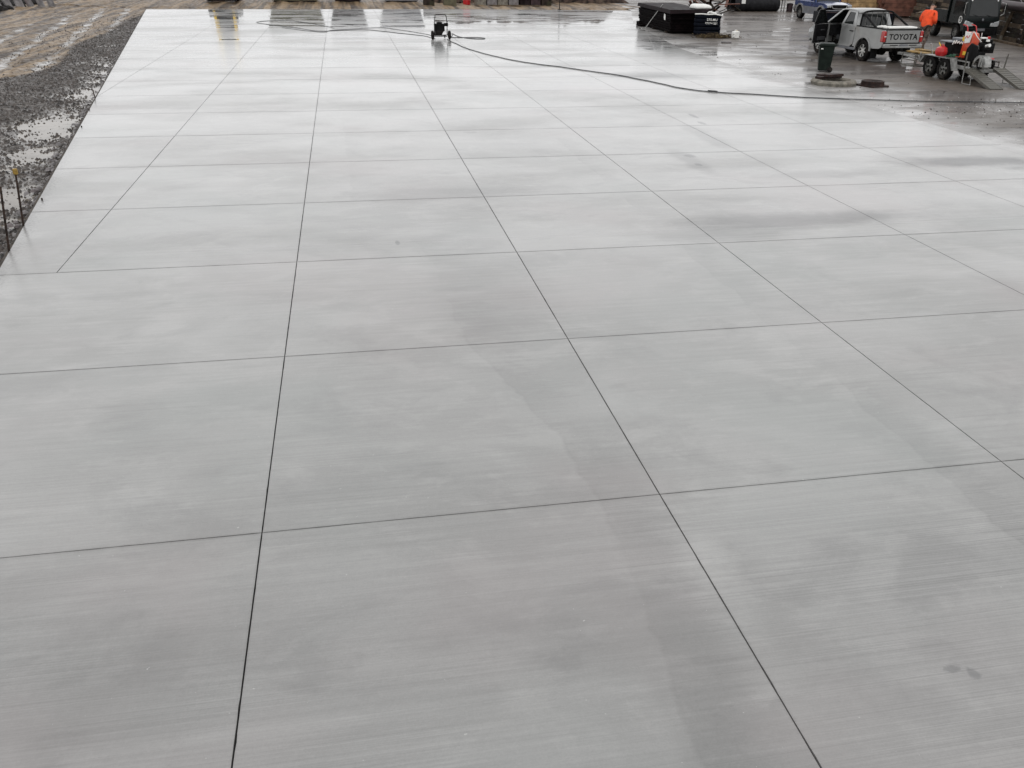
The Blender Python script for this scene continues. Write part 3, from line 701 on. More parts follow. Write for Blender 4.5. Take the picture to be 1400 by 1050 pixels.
# bed
MB().box(-1.15, .70, -.83, .83, .72, .76).obj('bed_floor', M['chassis'], tk)
tg = MB().box(-1.20, -1.155, -.735, .735, .78, 1.235).obj('tailgate', S, tk, bevel=.012)
MB().box(-1.212, -1.15, -.74, .74, 1.236, 1.27).obj('tailgate_cap', M['black'], tg)
MB().box(-1.208, -1.2, -.7, .7, 1.175, 1.195).obj('crease', S, tg)
mtx = Matrix.Translation((-1.2035, 0, .985)) @ Matrix(((0, 0, -1, 0), (-1, 0, 0, 0), (0, 1, 0, 0), (0, 0, 0, 1)))
text('lettering', 'TOYOTA', .285, M['black'], tg, mtx, bold=.006, depth=.003, sx=1.03)
MB().box(-1.30, -1.19, -.86, .86, .60, .745).box(-1.33, -1.2, -.35, .35, .60, .66).obj('rear_bumper', S, tk, bevel=.02)
np_ = MB().box(-1.312, -1.302, -.20, .18, .625, .735).obj('number_plate', M['greyclad'], tk)
for sy in (.25, -.60): MB().box(-1.308, -1.301, sy, sy + .35, .69, .72).obj('bumper_pad', M['black'], tk)
# sports bar
for sy in (.74, -.74):
    MB().tube(spline([(.58, sy, 1.27), (.58, sy * .97, 1.6), (.56, sy * .88, 1.76), (.56, sy * .5, 1.81), (.56, 0, 1.82)], 6), .036).obj('sports_bar_hoop', M['black'], tk, smooth=True)
    MB().tube(spline([(.56, sy * .90, 1.74), (.25, sy * .96, 1.60), (-.45, sy * 1.02, 1.28)], 5), .04).obj('sports_bar_leg', M['black'], tk, smooth=True)
for k in range(5):
    yk = -.5 + .25 * k; MB().cyl((.62, yk, 1.27), (.64, yk, 1.78), .011, n=6).obj('rack_bar', M['steelrim'], tk)
# pale rolled cover lying across the tray
MB().box(-1.08, -.60, -.66, .60, 1.27, 1.345).obj('tray_cover', M['white'], tk, bevel=.03, label='white folded cover across the back of the tray')
MB().tube(spline([(-.95, .60, 1.31), (-.8, .70, 1.33), (-.5, .72, 1.31)], 4), [.05, .06, .07, .06, .05, .06, .05, .04, .03]).obj('cover_end', M['white'], tk, smooth=True)
# underbody
ub = MB(); ub.box(-1.15, 3.6, .35, .45, .46, .60).box(-1.15, 3.6, -.45, -.35, .46, .60).cyl((0, -.7, .39), (0, .7, .39), .05, n=8).cyl((-.12, 0, .39), (.16, 0, .39), .17, n=12).cyl((3.085, -.7, .38), (3.085, .7, .38), .05, n=8)
ub.box(.6, 1.6, -.3, .3, .35, .6); ub.cyl((-.9, -.3, .62), (-.3, -.3, .62), .3, .3, 16).box(-1.25, -1.1, -.06, .06, .42, .60).cyl((-1.33, 0, .48), (-1.2, 0, .48), .03, n=8)
ub.obj('underbody', M['chassis'], tk)
MB().cyl((-.62, 0, .60), (-.62, 0, .48), .36, n=20).obj('spare_wheel', M['rubber'], tk)

# ------------------------------------------------------------------ blue off-roader
sv = thing('off_roader', 'blue off-roader with grey cladding and silver arches parked behind the pickup', 'car', (31.78, 51.9, -.006), R(-90))
# x=0 rear axle, wheelbase 2.72
for sd_ in (1, -1):
    P = [(-.85, 1.12), (3.0, 1.08), (3.38, .98), (3.42, .80), (3.18, .80)] + [(3.18, .80)] + [(3.15, .8)] 
    P = [(-.85, 1.12), (-.85, .80)] + [(-.42, .80)] + arc(0, .40, .46, 118, 62, 4) + [(.42, .80), (2.30, .80)] + arc(2.72, .40, .46, 118, 62, 4) + [(3.14, .80), (3.42, .80), (3.38, .98), (2.9, 1.08)]
    MB().sheet(P[::-1], lambda z: .87, .05, sd_).obj('body_side', M['bluepaint'], sv, bevel=.015)
    P = [(.45, .795), (2.27, .795), (2.22, .40), (.50, .40)]
    MB().sheet(P, lambda z: .885, .06, sd_).obj('side_cladding', M['greyclad'], sv, bevel=.01)
    MB().sheet([(-.85, .795), (-.45, .795), (-.45, .5), (-.85, .55)], lambda z: .885, .06, sd_).obj('side_cladding', M['greyclad'], sv)
    for cx in (0, 2.72):
        fl = MB(); A = arc(cx, .40, .445, 0, 180, 14); B = arc(cx, .40, .54, 0, 180, 14)
        for q in range(14): fl.sheet([A[q], A[q + 1], B[q + 1], B[q]], lambda z: .93, .08, sd_)
        fl.obj('arch_flare', M['silver'], sv)
        wheel(sv, cx, sd_ * .78, .385, .24, sd_, 'steelrim', 6)
        MB().box(cx - .46, cx + .46, min(sd_ * .5, sd_ * .64), max(sd_ * .5, sd_ * .64), .42, .95).obj('wheel_well', M['chassis'], sv)
    MB().box(.55, 2.2, min(sd_ * .86, sd_ * .98), max(sd_ * .86, sd_ * .98), .38, .42).obj('side_step', M['greyclad'], sv, bevel=.01)
    ys_ = lambda z: .86 - .16 * (z - 1.1) / .65
    MB().sheet([(-.82, 1.1), (1.95, 1.1), (1.35, 1.72), (-.65, 1.75)], ys_, .05, sd_).obj('glasshouse', M['bluepaint'], sv)
    for a, b in (((-.62, 1.17), (.30, 1.17)), ((.38, 1.17), (1.02, 1.17)), ((1.10, 1.17), (1.80, 1.17))):
        MB().sheet([a, b, (b[0] - (.42 if b[0] > 1.5 else .0), 1.66), (a[0] + .05, 1.66)], lambda z: ys_(z) + .006, .01, sd_).obj('window', M['glass'], sv)
    MB().box(3.30, 3.44, min(sd_ * .56, sd_ * .84), max(sd_ * .56, sd_ * .84), .84, .98).obj('headlight', M['clear'], sv, bevel=.02)
    MB().box(1.55, 1.7, min(sd_ * .88, sd_ * 1.05), max(sd_ * .88, sd_ * 1.05), 1.14, 1.3).obj('wing_mirror', M['bluepaint'], sv, bevel=.03)
MB().loft([[(1.9, -.84, 1.09), (1.9, -.6, 1.14), (1.9, 0, 1.16), (1.9, .6, 1.14), (1.9, .84, 1.09), (1.9, 0, .9)], [(2.8, -.84, 1.05), (2.8, -.6, 1.09), (2.8, 0, 1.12), (2.8, .6, 1.09), (2.8, .84, 1.05), (2.8, 0, .85)], [(3.36, -.82, .97), (3.38, -.6, .99), (3.40, 0, 1.0), (3.38, .6, .99), (3.36, .82, .97), (3.3, 0, .8)]]).obj('bonnet', M['bluepaint'], sv, smooth=True)
MB().prism([(-.65, 1.75), (1.35, 1.72), (1.35, 1.77), (.4, 1.81), (-.6, 1.79)], -.69, .69).obj('roof', M['bluepaint'], sv, bevel=.02)
MB().add([(1.97, -.80, 1.12), (1.97, .80, 1.12), (1.36, .66, 1.73), (1.36, -.66, 1.73)], [(0, 1, 2, 3)]).obj('windscreen', M['glass'], sv)
MB().box(-.88, -.80, -.84, .84, .6, 1.75).obj('tail_door', M['bluepaint'], sv)
MB().box(3.30, 3.41, -.52, .52, .76, .985).obj('grille', M['black'], sv)
MB().tube(spline([(3.43, -.52, .99), (3.44, -.44, .80), (3.45, 0, .765), (3.44, .44, .80), (3.43, .52, .99)], 5), .025).obj('grille_surround', M['silver'], sv, smooth=True)
MB().box(3.25, 3.52, -.88, .88, .46, .70).obj('front_bumper', M['greyclad'], sv, bevel=.04)
MB().box(-1.0, -.82, -.88, .88, .45, .70).obj('rear_bumper', M['greyclad'], sv, bevel=.04)
MB().box(-.8, 3.3, -.6, .6, .36, .62).obj('underbody', M['chassis'], sv)

# ------------------------------------------------------------------ dark cab-over truck
ct = thing('tipper_truck', 'black-green cab-over truck with a round white door decal by the timber wall', 'truck', (32.45, 36.55, -.006), R(-100))
G = M['greenblack']                       # x=0 front axle, front face x=.85
cabp = [(.86, .45), (.90, .80), (.86, 1.15), (.62, 1.98), (.45, 2.10), (-.85, 2.12), (-.92, 2.0), (-.92, .75), (-.48, .75)] + arc(0, .40, .48, 140, 40, 6) + [(.5, .6), (.5, .45)]
MB().prism(cabp, -.85, .85).obj('cab', G, ct, bevel=.05)
MB().add([(.868, -.72, 1.18), (.868, .72, 1.18), (.66, .66, 1.92), (.66, -.66, 1.92), (.86, -.72, 1.17), (.86, .72, 1.17), (.65, .66, 1.91), (.65, -.66, 1.91)], [(0, 1, 2, 3), (7, 6, 5, 4), (0, 4, 5, 1), (1, 5, 6, 2), (2, 6, 7, 3), (3, 7, 4, 0)]).obj('windscreen', M['glass'], ct)
for sd_ in (1, -1):
    MB().sheet([(-.55, 1.20), (.50, 1.14), (.44, 1.80), (-.55, 1.84)], lambda z: .862, .02, sd_).obj('side_window', M['glass'], ct)
    MB().sheet([(-.70, .8), (.58, .8), (.58, 1.12), (.48, 1.9), (-.70, 1.92)], lambda z: .858, .02, sd_).obj('door', G, ct)
    hl = MB(); hl.add([(.90, sd_ * .44, .70), (.905, sd_ * .44, .86), (.86, sd_ * .82, .96), (.80, sd_ * .865, .80), (.84, sd_ * .80, .68), (.80, sd_ * .6, .7)], [(0, 1, 2, 3, 4)])
    hl = MB().prism([(sd_ * .42, .71), (sd_ * .80, .70), (sd_ * .862, .84), (sd_ * .84, .97), (sd_ * .44, .86)], .80, .915, 'x'); hl.obj('headlight', M['clear'], ct, bevel=.015)
    wheel(ct, 0, sd_ * .74, .37, .20, sd_, 'steelrim', 8); wheel(ct, -2.5, sd_ * .70, .37, .30, sd_, 'steelrim', 8)
    mi = MB(); mi.tube([(.72, sd_ * .86, 1.80), (.86, sd_ * 1.0, 1.78), (.86, sd_ * 1.0, 1.3), (.80, sd_ * .88, 1.22)], .012); mi.obj('mirror_bracket', M['alloy'], ct)
    MB().box(.80, .85, min(sd_ * .95, sd_ * 1.1), max(sd_ * .95, sd_ * 1.1), 1.40, 1.72).obj('wing_mirror', M['black'], ct, bevel=.02)
    rg = MB(); rg.lathe([(.13, 0), (.175, 0), (.175, .006), (.13, .006), (.13, 0)], 24, (.36, sd_ * .866, .98), 'y'); rg.box(.30, .36, min(sd_ * .862, sd_ * .872), max(sd_ * .862, sd_ * .872), .90, 1.02); rg.obj('round_decal', M['white'], ct)
MB().box(.78, .94, -.84, .84, .30, .64).obj('front_bumper', M['black'], ct, bevel=.03)
MB().box(.942, .95, -.20, .20, .50, .62).obj('number_plate', M['greyclad'], ct)
MB().lathe([(.05, .902), (.06, .91), (.001, .915)], 14, (0, 0, 1.02), 'x').obj('badge', M['greyclad'], ct)
MB().box(.905, .92, -.6, .6, .88, .90).box(.905, .92, -.5, .5, .93, .945).obj('grille_slot', M['interior'], ct)
for yk in (.35, -.3): MB().tube([(.89, yk, 1.18), (.80, yk - .45, 1.30)], .01).obj('wiper', M['black'], ct)
for sy in (-.86, .86): MB().lathe([(.001, -.03), (.035, -.02), (.035, .02), (.001, .03)], 10, (.70, sy * .75, 1.88), 'x').obj('marker_lamp', M['white'], ct)
MB().box(-3.6, .4, -.4, -.3, .5, .65).box(-3.6, .4, .3, .4, .5, .65).obj('chassis_rail', M['chassis'], ct)
MB().box(-3.7, -1.05, -.90, .90, .78, .86).box(-3.7, -1.05, -.90, -.86, .86, 1.35).box(-3.7, -1.05, .86, .90, .86, 1.35).box(-1.1, -1.04, -.9, .9, .86, 1.9).obj('tray', G, ct)
MB().cyl((.36, 0, .2), (.36, 0, .2001), .01).obj('tow_eye', M['chassis'], ct)

# ------------------------------------------------------------------ dark low flatdeck with faded lettering, behind the pickup
fd = thing('deck_trailer', 'low dark trailer with faint white lettering on its side behind the worker', 'trailer', (27.0, 38.7, -.006), R(-14))
MB().box(-1.75, 1.75, -.8, .8, .62, .70).obj('deck', M['chassis'], fd)
sb = MB().box(-1.78, 1.78, -.86, -.80, .62, 1.16).obj('side_board', M['navy'], fd, bevel=.01)
MB().box(-1.78, 1.78, .80, .86, .62, 1.16).obj('side_board', M['navy'], fd, bevel=.01)
MB().box(-1.80, 1.80, -.88, -.84, 1.16, 1.20).obj('rail', M['maroonpipe'], fd)
MB().box(1.78, 1.83, -.86, .86, .62, 1.16).box(-1.83, -1.78, -.86, .86, .62, 1.16).obj('end_board', M['navy'], fd)
lt = MB(); random.seed(3); x = -.75
for k in range(11):
    wd = random.uniform(.05, .09); lt.box(x, x + wd, -.872, -.862, .93 - .02 * (k % 2), 1.0 + .015 * (k % 3)); x += wd + .025
lt.box(.62, .70, -.872, -.862, .88, 1.04); lt.obj('faded_lettering', M['greyclad'], sb)
for cx in (-.5, .4):
    for sd_ in (1, -1): wheel(fd, cx, sd_ * .72, .32, .2, sd_, 'steelrim', 6)

# ------------------------------------------------------------------ tandem plant trailer
tr = thing('plant_trailer', 'galvanised tandem axle plant trailer with two loading ramps lowered to the ground', 'trailer', (21.86, 22.9, -.006), R(90))
# local x forward (to the pickup), y left. wheels y=+.86
for sd_ in (1, -1):
    for cx in (.40, -.40): wheel(tr, cx, sd_ * .70, .345, .2, sd_, 'steelrim', 5)
    P = [(-.86, .42), (-.72, .74), (.72, .74), (.90, .42), (.84, .42), (.68, .70), (-.68, .70), (-.80, .42)]
    mg = MB(); ys2 = sorted((sd_ * .59, sd_ * .83)); mg.prism([(-.92, .34), (-.72, .715), (-.705, .69), (-.895, .34)], *ys2); mg.prism([(-.72, .715), (.72, .715), (.705, .69), (-.705, .69)], *ys2); mg.prism([(.72, .715), (.92, .42), (.895, .42), (.705, .69)], *ys2)
    mg.obj('mudguard', M['galv'], tr)
    MB().box(-1.45, 1.25, min(sd_ * .55, sd_ * .588), max(sd_ * .55, sd_ * .588), .40, .52).obj('side_rail', M['galv'], tr, bevel=.005)
    MB().box(-1.38, 1.20, min(sd_ * .555, sd_ * .58), max(sd_ * .555, sd_ * .58), .64, .68).obj('side_rail', M['galv'], tr)
    for cx in (-1.36, .9, 1.18): MB().box(cx - .02, cx + .02, min(sd_ * .555, sd_ * .58), max(sd_ * .555, sd_ * .58), .5, .64).obj('stanchion', M['galv'], tr)
    # ramp and its folding leg
    yc = sd_ * .53
    rp = MB(); rp.M = Matrix.Translation((-1.46, yc, .47)) @ Matrix.Rotation(R(-17.4), 4, 'Y')
    rp.box(-1.52, 0, -.21, .21, -.012, .012).box(-1.52, 0, .20, .235, -.06, .02).box(-1.52, 0, -.235, -.20, -.06, .02)
    for k in range(10): rp.box(-1.45 + k * .148, -1.43 + k * .148, -.2, .2, .012, .02)
    rp.obj('ramp', M['ramp'], tr)
    MB().tube([(-1.46, yc + sd_ * .24, .47), (-1.50, yc + sd_ * .24, .02), (-1.92, yc + sd_ * .24, .02), (-1.88, yc + sd_ * .24, .30)], .014, 6).obj('ramp_leg', M['galv'], tr)
    MB().tube([(-1.42, sd_ * .74, .38), (-1.44, sd_ * .77, .98 if sd_ > 0 else .92)], .022, 6).obj('ramp_post', M['ramp'], tr)
MB().box(-1.45, 1.25, -.54, .54, .455, .475).obj('deck', M['ramp'], tr)
MB().box(1.25, 1.29, -.62, .62, .40, .70).obj('headboard', M['galv'], tr)
db = MB(); db.tube([(1.2, .50, .44), (3.2, .05, .44)], .035, 6); db.tube([(1.2, -.50, .44), (3.2, -.05, .44)], .035, 6); db.box(3.15, 3.5, -.05, .05, .42, .50); db.obj('drawbar', M['galv'], tr)
# open tube rack at the front left
rk = MB()
for yk in (.75, .15):
    rk.tube([(1.32, yk, .22), (1.32, yk, .62), (2.10, yk, .62), (2.10, yk, .22), (1.32, yk, .22)], .02, 6); rk.tube([(1.32, yk, .42), (2.10, yk, .42)], .016, 6)
for xk in (1.32, 1.7, 2.10):
    for zk in (.22, .62): rk.tube([(xk, .75, zk), (xk, .15, zk)], .018, 6)
rk.obj('front_rack', M['ramp'], tr)
MB().cyl((-.42, -.8, .345), (-.42, .8, .345), .03).cyl((.42, -.8, .345), (.42, .8, .345), .03).obj('axle', M['chassis'], tr)
MB().box(-1.50, -1.455, -.78, .78, .34, .45).obj('tail_beam', M['galv'], tr)
MB().box(-.1, .1, .595, .66, .30, .50).obj('rocker', M['chassis'], tr)

def tr_pt(x, y, z): return (21.86 - y, 22.9 + x, z)
# green strap heap on the left mudguard
gr_ = MB()
for k in range(9):
    a = k * .7; gr_.tube(spline([(.18 * math.cos(a), .10 * math.sin(a), .01 + .008 * k), (.18 * math.cos(a + 1), .12 * math.sin(a + 1), .02 + .008 * k), (.12 * math.cos(a + 2), .13 * math.sin(a + 2), .01 + .008 * k)], 4), .014, 5)
g = mat('green_strap', (.03, .10, .06), .6, 0, .3, 12)
o = gr_.obj('ratchet_strap', g, loc=tr_pt(-.50, .68, .72)); tag(o, 'tangled green ratchet strap lying on the trailer mudguard', 'strap')
# yellow board on the front rack
o = MB().box(-.50, .50, -.34, .34, 0, .05).box(-.46, .46, -.3, -.02, .05, .10).obj('yellow_board', M['ochre'], bevel=.01, loc=tr_pt(1.62, .28, .645)); o.rotation_euler = (0, 0, R(98)); tag(o, 'yellow-brown boards lying on the front rack of the plant trailer', 'board')
# fuel can
fc = thing('fuel_can', 'round red fuel can standing on the trailer mudguard', 'fuel can', tr_pt(.05, .68, .717), R(80)); fc.scale = (1, 1, .88)
MB().lathe([(.001, 0), (.15, .0), (.19, .05), (.20, .18), (.17, .29), (.09, .34), (.04, .345), (.04, .37), (.001, .375)], 20).obj('body', M['redcan'], fc, smooth=True)
MB().tube(spline([(-.13, 0, .30), (-.07, 0, .40), (.06, 0, .41), (.10, 0, .33)], 4), .018, 6).obj('handle', M['redcan'], fc, smooth=True)
MB().cyl((.07, .03, .34), (.17, .06, .47), .018, .012).obj('spout', M['yellow'], fc)
# black toolbox / tub with white script
tb = thing('black_tub', 'black plastic tub with white script on a grey lid on the trailer deck', 'tub', tr_pt(.12, .02, .476), R(-6)); tb.scale = (1.35, 1.25, 1.35)
MB().prism([(-.24, 0), (.24, 0), (.27, .50), (-.27, .50)], -.21, .21).obj('tub', M['black'], tb, bevel=.02)
MB().box(-.40, .27, -.24, .24, .50, .53).box(-.10, .25, -.2, .2, .53, .60).obj('lid', M['greyclad'], tb, bevel=.015)
sc = MB(); sc.M = Matrix.Translation((-.30, -.246, .50)); px = 0
pts_ = [(0.00, .0), (.03, .09), (.06, .02), (.09, .10), (.12, .03), (.16, .07), (.19, .02), (.23, .06), (.26, .01), (.30, .10), (.31, .01), (.36, .05), (.41, .02)]
sc.tube([(a, 0, b - .04) for a, b in spline([(p[0], p[1], 0) for p in pts_], 3) and [(q[0], q[1]) for q in spline([(p[0], p[1], 0) for p in pts_], 3)]], .013, 5); sc.obj('white_script', M['white'], tb)
cl_ = MB()
for k in range(4): cl_.tube([(.17 * math.cos(a * .45 + k), .14 * math.sin(a * .45 + k), .02 + .03 * k) for a in range(14)], .014, 5, closed=True)
tag(cl_.obj('cable_coil', M['black'], smooth=True, loc=tr_pt(.72, -.02, .476)), 'coil of black cable lying on the trailer deck in front of the black tub', 'cable')
bk = thing('grey_bucket', 'small grey bucket on the trailer deck between the black tub and the saw', 'bucket', tr_pt(-.32, .38, .476))
MB().lathe([(.001, 0), (.10, 0), (.13, .24), (.14, .25), (.12, .25), (.09, .02), (.001, .02)], 18).obj('pail', M['galv'], bk, smooth=True); MB().tube([(-.13, 0, .24), (-.09, 0, .33), (.09, 0, .33), (.13, 0, .24)], .006, 5).obj('handle', M['steelrim'], bk)
# crowbar-like pale handle
o = MB().cyl((0, 0, 0), (-.16, .05, .50), .02, .016, 8).cyl((-.16, .05, .50), (-.18, .055, .56), .026, .026, 8).obj('shovel_handle', M['alloy'], loc=tr_pt(.85, .35, .476)); tag(o, 'pale tool handle leaning up behind the red fuel can', 'tool')

# concrete saw
cs = thing('concrete_saw', 'orange walk-behind concrete saw with black blade guard on the trailer deck', 'saw', tr_pt(-.52, .10, .476), R(-91)); cs.scale = (1.08, 1.08, 1.12)
MB().cyl((.98, -.12, .62), (1.12, -.12, .66), .05, n=12).obj('exhaust', M['alloy'], cs)
MB().lathe([(.001, -.20), (.10, -.20), (.10, -.17), (.001, -.17)], 18, (.66, 0, .52), 'y').obj('pulley', M['steelrim'], cs)
MB().cyl((.68, .12, .80), (.68, .12, .86), .045, n=12).obj('fuel_cap', M['redcan'], cs)
MB().box(.86, 1.00, -.24, -.10, .30, .46).obj('battery_box', M['black'], cs, bevel=.01)
MB().tube(spline([(.30, -.24, .92), (.45, -.26, .98), (.60, -.22, .84), (.74, -.14, .72)], 5), .012, 6).obj('water_line', M['alloy'], cs, smooth=True)
MB().box(.10, .30, -.232, -.20, .30, .40).obj('warning_label', M['yellow'], cs)
MB().prism([(-.10, .18), (.34, .22), (.46, .55), (.30, .92), (.02, .95), (-.06, .55)], -.20, .06).obj('cowl', M['orange'], cs, bevel=.03)
MB().prism([(-.02, .96), (.05, .62), (.30, .66), (.34, .93)], -.225, -.205).obj('pale_label', M['white'], cs, bevel=.01)
MB().lathe([(.001, -.215), (.07, -.215), (.07, -.205), (.001, -.205)], 16, (-.02, 0, .74), 'y').obj('yellow_knob', M['yellow'], cs)
MB().tube(spline([(.06, -.23, .76), (.12, -.23, .84), (.18, -.23, .78), (.25, -.23, .86)], 4), .010, 5).obj('red_mark', M['redcan'], cs)
MB().prism([(.22, .12), (.82, .14), (.84, .40), (.70, .60), (.42, .66), (.26, .50)], -.24, -.16).obj('blade_guard', M['black'], cs, bevel=.02)
MB().lathe([(.001, -.15), (.20, -.15), (.20, -.14), (.001, -.14)], 24, (.52, 0, .32), 'y').obj('blade', M['steelrim'], cs)
en = MB(); en.box(.55, .92, -.10, .22, .42, .70).cyl((.74, .06, .70), (.74, .06, .80), .15, n=14).box(.88, 1.0, -.1, .08, .5, .66); en.obj('engine', M['black'], cs, bevel=.02)
MB().box(.60, .74, -.12, .05, .80, .84).box(.90, .98, -.12, -.04, .74, .80).obj('filter_cap', M['white'], cs, bevel=.01)
MB().box(-.20, 1.12, -.16, .18, .13, .18).obj('frame', M['chassis'], cs)
MB().box(.70, 1.05, -.2, .2, .26, .30).obj('red_tray', M['redcan'], cs)
fd2 = MB(); A = arc(1.02, .08, .22, 10, 175, 10); B = arc(1.02, .08, .30, 0, 180, 10)
for q in range(10): fd2.prism([A[q], A[q + 1], B[q + 1], B[q]], -.26, -.05)
fd2.obj('wheel_fender', M['galv'], cs)
MB().box(1.02, 1.10, -.28, .02, .06, .34).box(1.13, 1.20, -.28, .02, .06, .30).obj('weight', M['galv'], cs, bevel=.01)
for x, r in ((.02, .11), (1.0, .12), (.5, .11)):
    for y in (-.2, .2): MB().cyl((x, y - .03, r), (x, y + .03, r), r, n=16).obj('wheel', M['rubber'], cs)
for y in (-.16, .14): MB().tube(spline([(.05, y, .80), (-.02, y, 1.02), (-.10, y, 1.10), (-.28, y, 1.12)], 4), .016, 6).obj('handlebar', M['redcan'], cs)
MB().prism([(-.42, .16), (-.05, .16), (-.02, .24), (-.30, .22)], -.22, .06).obj('front_tray', M['orange'], cs, bevel=.01)
MB().tube([(.50, .0, .62), (.48, .0, .95)], .014, 6).obj('pointer_rod', M['alloy'], cs)

# ------------------------------------------------------------------ worker
def person():
    P = thing('person', 'person in an orange hi-vis jacket and mottled dark trousers walking beside the tipper truck', 'person', (26.75, 32.1, -.006), R(25)); P.scale = (1.12, 1.12, 1.08)
    def skin(name, verts, edges, rad, matl, sub=2, root=0):
        me = bpy.data.meshes.new(name); me.from_pydata(verts, edges, []); o = bpy.data.objects.new(name, me); COL.objects.link(o); o.parent = P
        s = o.modifiers.new('skin', 'SKIN'); s.use_smooth_shade = True
        for i, r in enumerate(rad): me.skin_vertices[0].data[i].radius = (r, r) if not isinstance(r, tuple) else r
        me.skin_vertices[0].data[root].use_root = True
        s2 = o.modifiers.new('sub', 'SUBSURF'); s2.levels = sub; s2.render_levels = sub
        me.materials.append(matl); return o
    # local +x is facing; z up, slight stoop
    V_ = [(0, 0, .95), (.02, 0, 1.12), (.05, 0, 1.30), (.09, 0, 1.46), (.13, 0, 1.53), (.17, 0, 1.62), (.20, 0, 1.74),   # 0..6 pelvis to crown
          (.02, .11, .90), (.10, .12, .50), (-.02, .13, .12), (.10, .14, .05),      # left leg 7..10
          (-.02, -.11, .90), (-.02, -.12, .50), (-.22, -.12, .16), (-.14, -.13, .05),  # right leg 11..14
          (.07, .20, 1.43), (.02, .28, 1.16), (.18, .20, 1.00), (.26, .16, .99),   # left arm 15..18
          (.07, -.20, 1.43), (.02, -.28, 1.17), (.18, -.22, 1.02), (.26, -.18, 1.01)]
    E_ = [(0, 1), (1, 2), (2, 3), (3, 4), (4, 5), (5, 6), (0, 7), (7, 8), (8, 9), (9, 10), (0, 11), (11, 12), (12, 13), (13, 14), (3, 15), (15, 16), (16, 17), (17, 18), (3, 19), (19, 20), (20, 21), (21, 22)]
    rad = [(.15, .13), (.14, .12), (.16, .12), (.12, .10), .055, .085, .07, .10, .07, .05, .045, .10, .07, .05, .045, .065, .05, .036, .038, .065, .05, .036, .038]
    body = skin('body', V_, E_, rad, M['skin'])
    # trousers and jacket over the body
    tv = [(0, 0, .96), (.02, .11, .88), (.10, .12, .50), (-.02, .13, .13), (-.02, -.11, .88), (-.02, -.12, .50), (-.21, -.12, .18)]
    skin('trousers', tv, [(0, 1), (1, 2), (2, 3), (0, 4), (4, 5), (5, 6)], [(.18, .15), .125, .09, .085, .125, .09, .085], M['camo'])
    jv = [(.0, 0, .76), (.02, 0, 1.05), (.05, 0, 1.28), (.08, 0, 1.44), (.11, 0, 1.51), (.07, .20, 1.43), (.02, .30, 1.16), (.17, .21, 1.01), (.07, -.20, 1.43), (.02, -.30, 1.17), (.17, -.23, 1.03)]
    skin('jacket', jv, [(0, 1), (1, 2), (2, 3), (3, 4), (3, 5), (5, 6), (6, 7), (3, 8), (8, 9), (9, 10)], [(.25, .22), (.25, .21), (.25, .20), (.19, .16), .10, .12, .10, .075, .12, .10, .075], M['hivis'])
    hv = [(.155, 0, 1.69), (.165, 0, 1.76)]
    skin('hair', hv, [(0, 1)], [.088, .07], M['hair'])
    fc_ = MB()
    fc_.lathe([(.001, .03), (.012, .0), (.014, -.03)], 8, (.292, 0, 1.66)); fc_.box(.20, .24, -.105, -.085, 1.63, 1.69).box(.20, .24, .085, .105, 1.63, 1.69)
    fc_.obj('nose_and_ears', M['skin'], P, smooth=True)
    MB().lathe([(.001, -.012), (.012, 0), (.001, .012)], 8, (.278, .035, 1.685)).lathe([(.001, -.012), (.012, 0), (.001, .012)], 8, (.278, -.035, 1.685)).box(.272, .285, -.025, .025, 1.603, 1.612).obj('eyes_and_mouth', M['interior'], P)
    for (x, y, z, s_) in ((.27, .16, .985, 1), (.27, -.18, 1.005, -1)):
        hd = MB()
        for k in range(4):
            a = (k - 1.5) * .018; L_ = (.06, .072, .066, .05)[k]
            hd.tube([(x, y + a, z), (x + L_ * .6, y + a * 1.1, z - .012), (x + L_, y + a * 1.1, z - .04)], .009, 6)
        hd.tube([(x - .02, y - s_ * .03, z), (x + .02, y - s_ * .055, z - .015), (x + .045, y - s_ * .055, z - .03)], .010, 6)
        hd.obj('hand', M['skin'], P, smooth=True)
    for (x, y, z, tilt) in ((.03, .135, .0, 0), (-.19, -.125, .03, .35)):
        bt = MB(); bt.at((x, y, z), (0, tilt, 0)); bt.loft([[(-.11, -.045, .0), (-.11, .045, .0), (-.10, .04, .16), (-.10, -.04, .16)], [(.0, -.052, .0), (.0, .052, .0), (.02, .045, .17), (.02, -.045, .17)], [(.10, -.052, 0), (.10, .052, 0), (.09, .04, .09), (.09, -.04, .09)], [(.19, -.035, 0), (.19, .035, 0), (.17, .025, .05), (.17, -.025, .05)]])
        bt.obj('boot', M['boots'], P, bevel=.015)
    return P
person()

# ------------------------------------------------------------------ wheelie bin
wb = thing('wheelie_bin', 'dark green wheelie bin standing in front of the pickup door', 'bin', (17.93, 24.85, -.006), R(-25)); wb.scale = (.97, .97, .93)
MB().loft([[(-.20, -.22, .05), (.22, -.22, .05), (.22, .22, .05), (-.20, .22, .05)], [(-.28, -.28, .94), (.26, -.28, .94), (.26, .28, .94), (-.28, .28, .94)]]).obj('body', M['bin'], wb, bevel=.03)
MB().box(-.31, .30, -.30, .30, .94, .985).obj('rim', M['bin'], wb, bevel=.012)
MB().loft([[(-.32, -.31, .985), (.30, -.31, .985), (.30, .31, .985), (-.32, .31, .985)], [(-.24, -.25, 1.04), (.24, -.25, 1.04), (.24, .25, 1.04), (-.24, .25, 1.04)]]).obj('lid', M['bin'], wb, bevel=.015)
MB().tube([(.26, -.2, .98), (.36, -.2, 1.0), (.36, .2, 1.0), (.26, .2, .98)], .018, 6).obj('handle', M['bin'], wb)
for y in (-.27, .27): MB().cyl((.20, y - .025, .10), (.20, y + .025, .10), .10, n=18).obj('wheel', M['rubber'], wb)
MB().box(-.22, -.14, -.275, -.262, .83, .90).obj('white_mark', M['white'], wb)

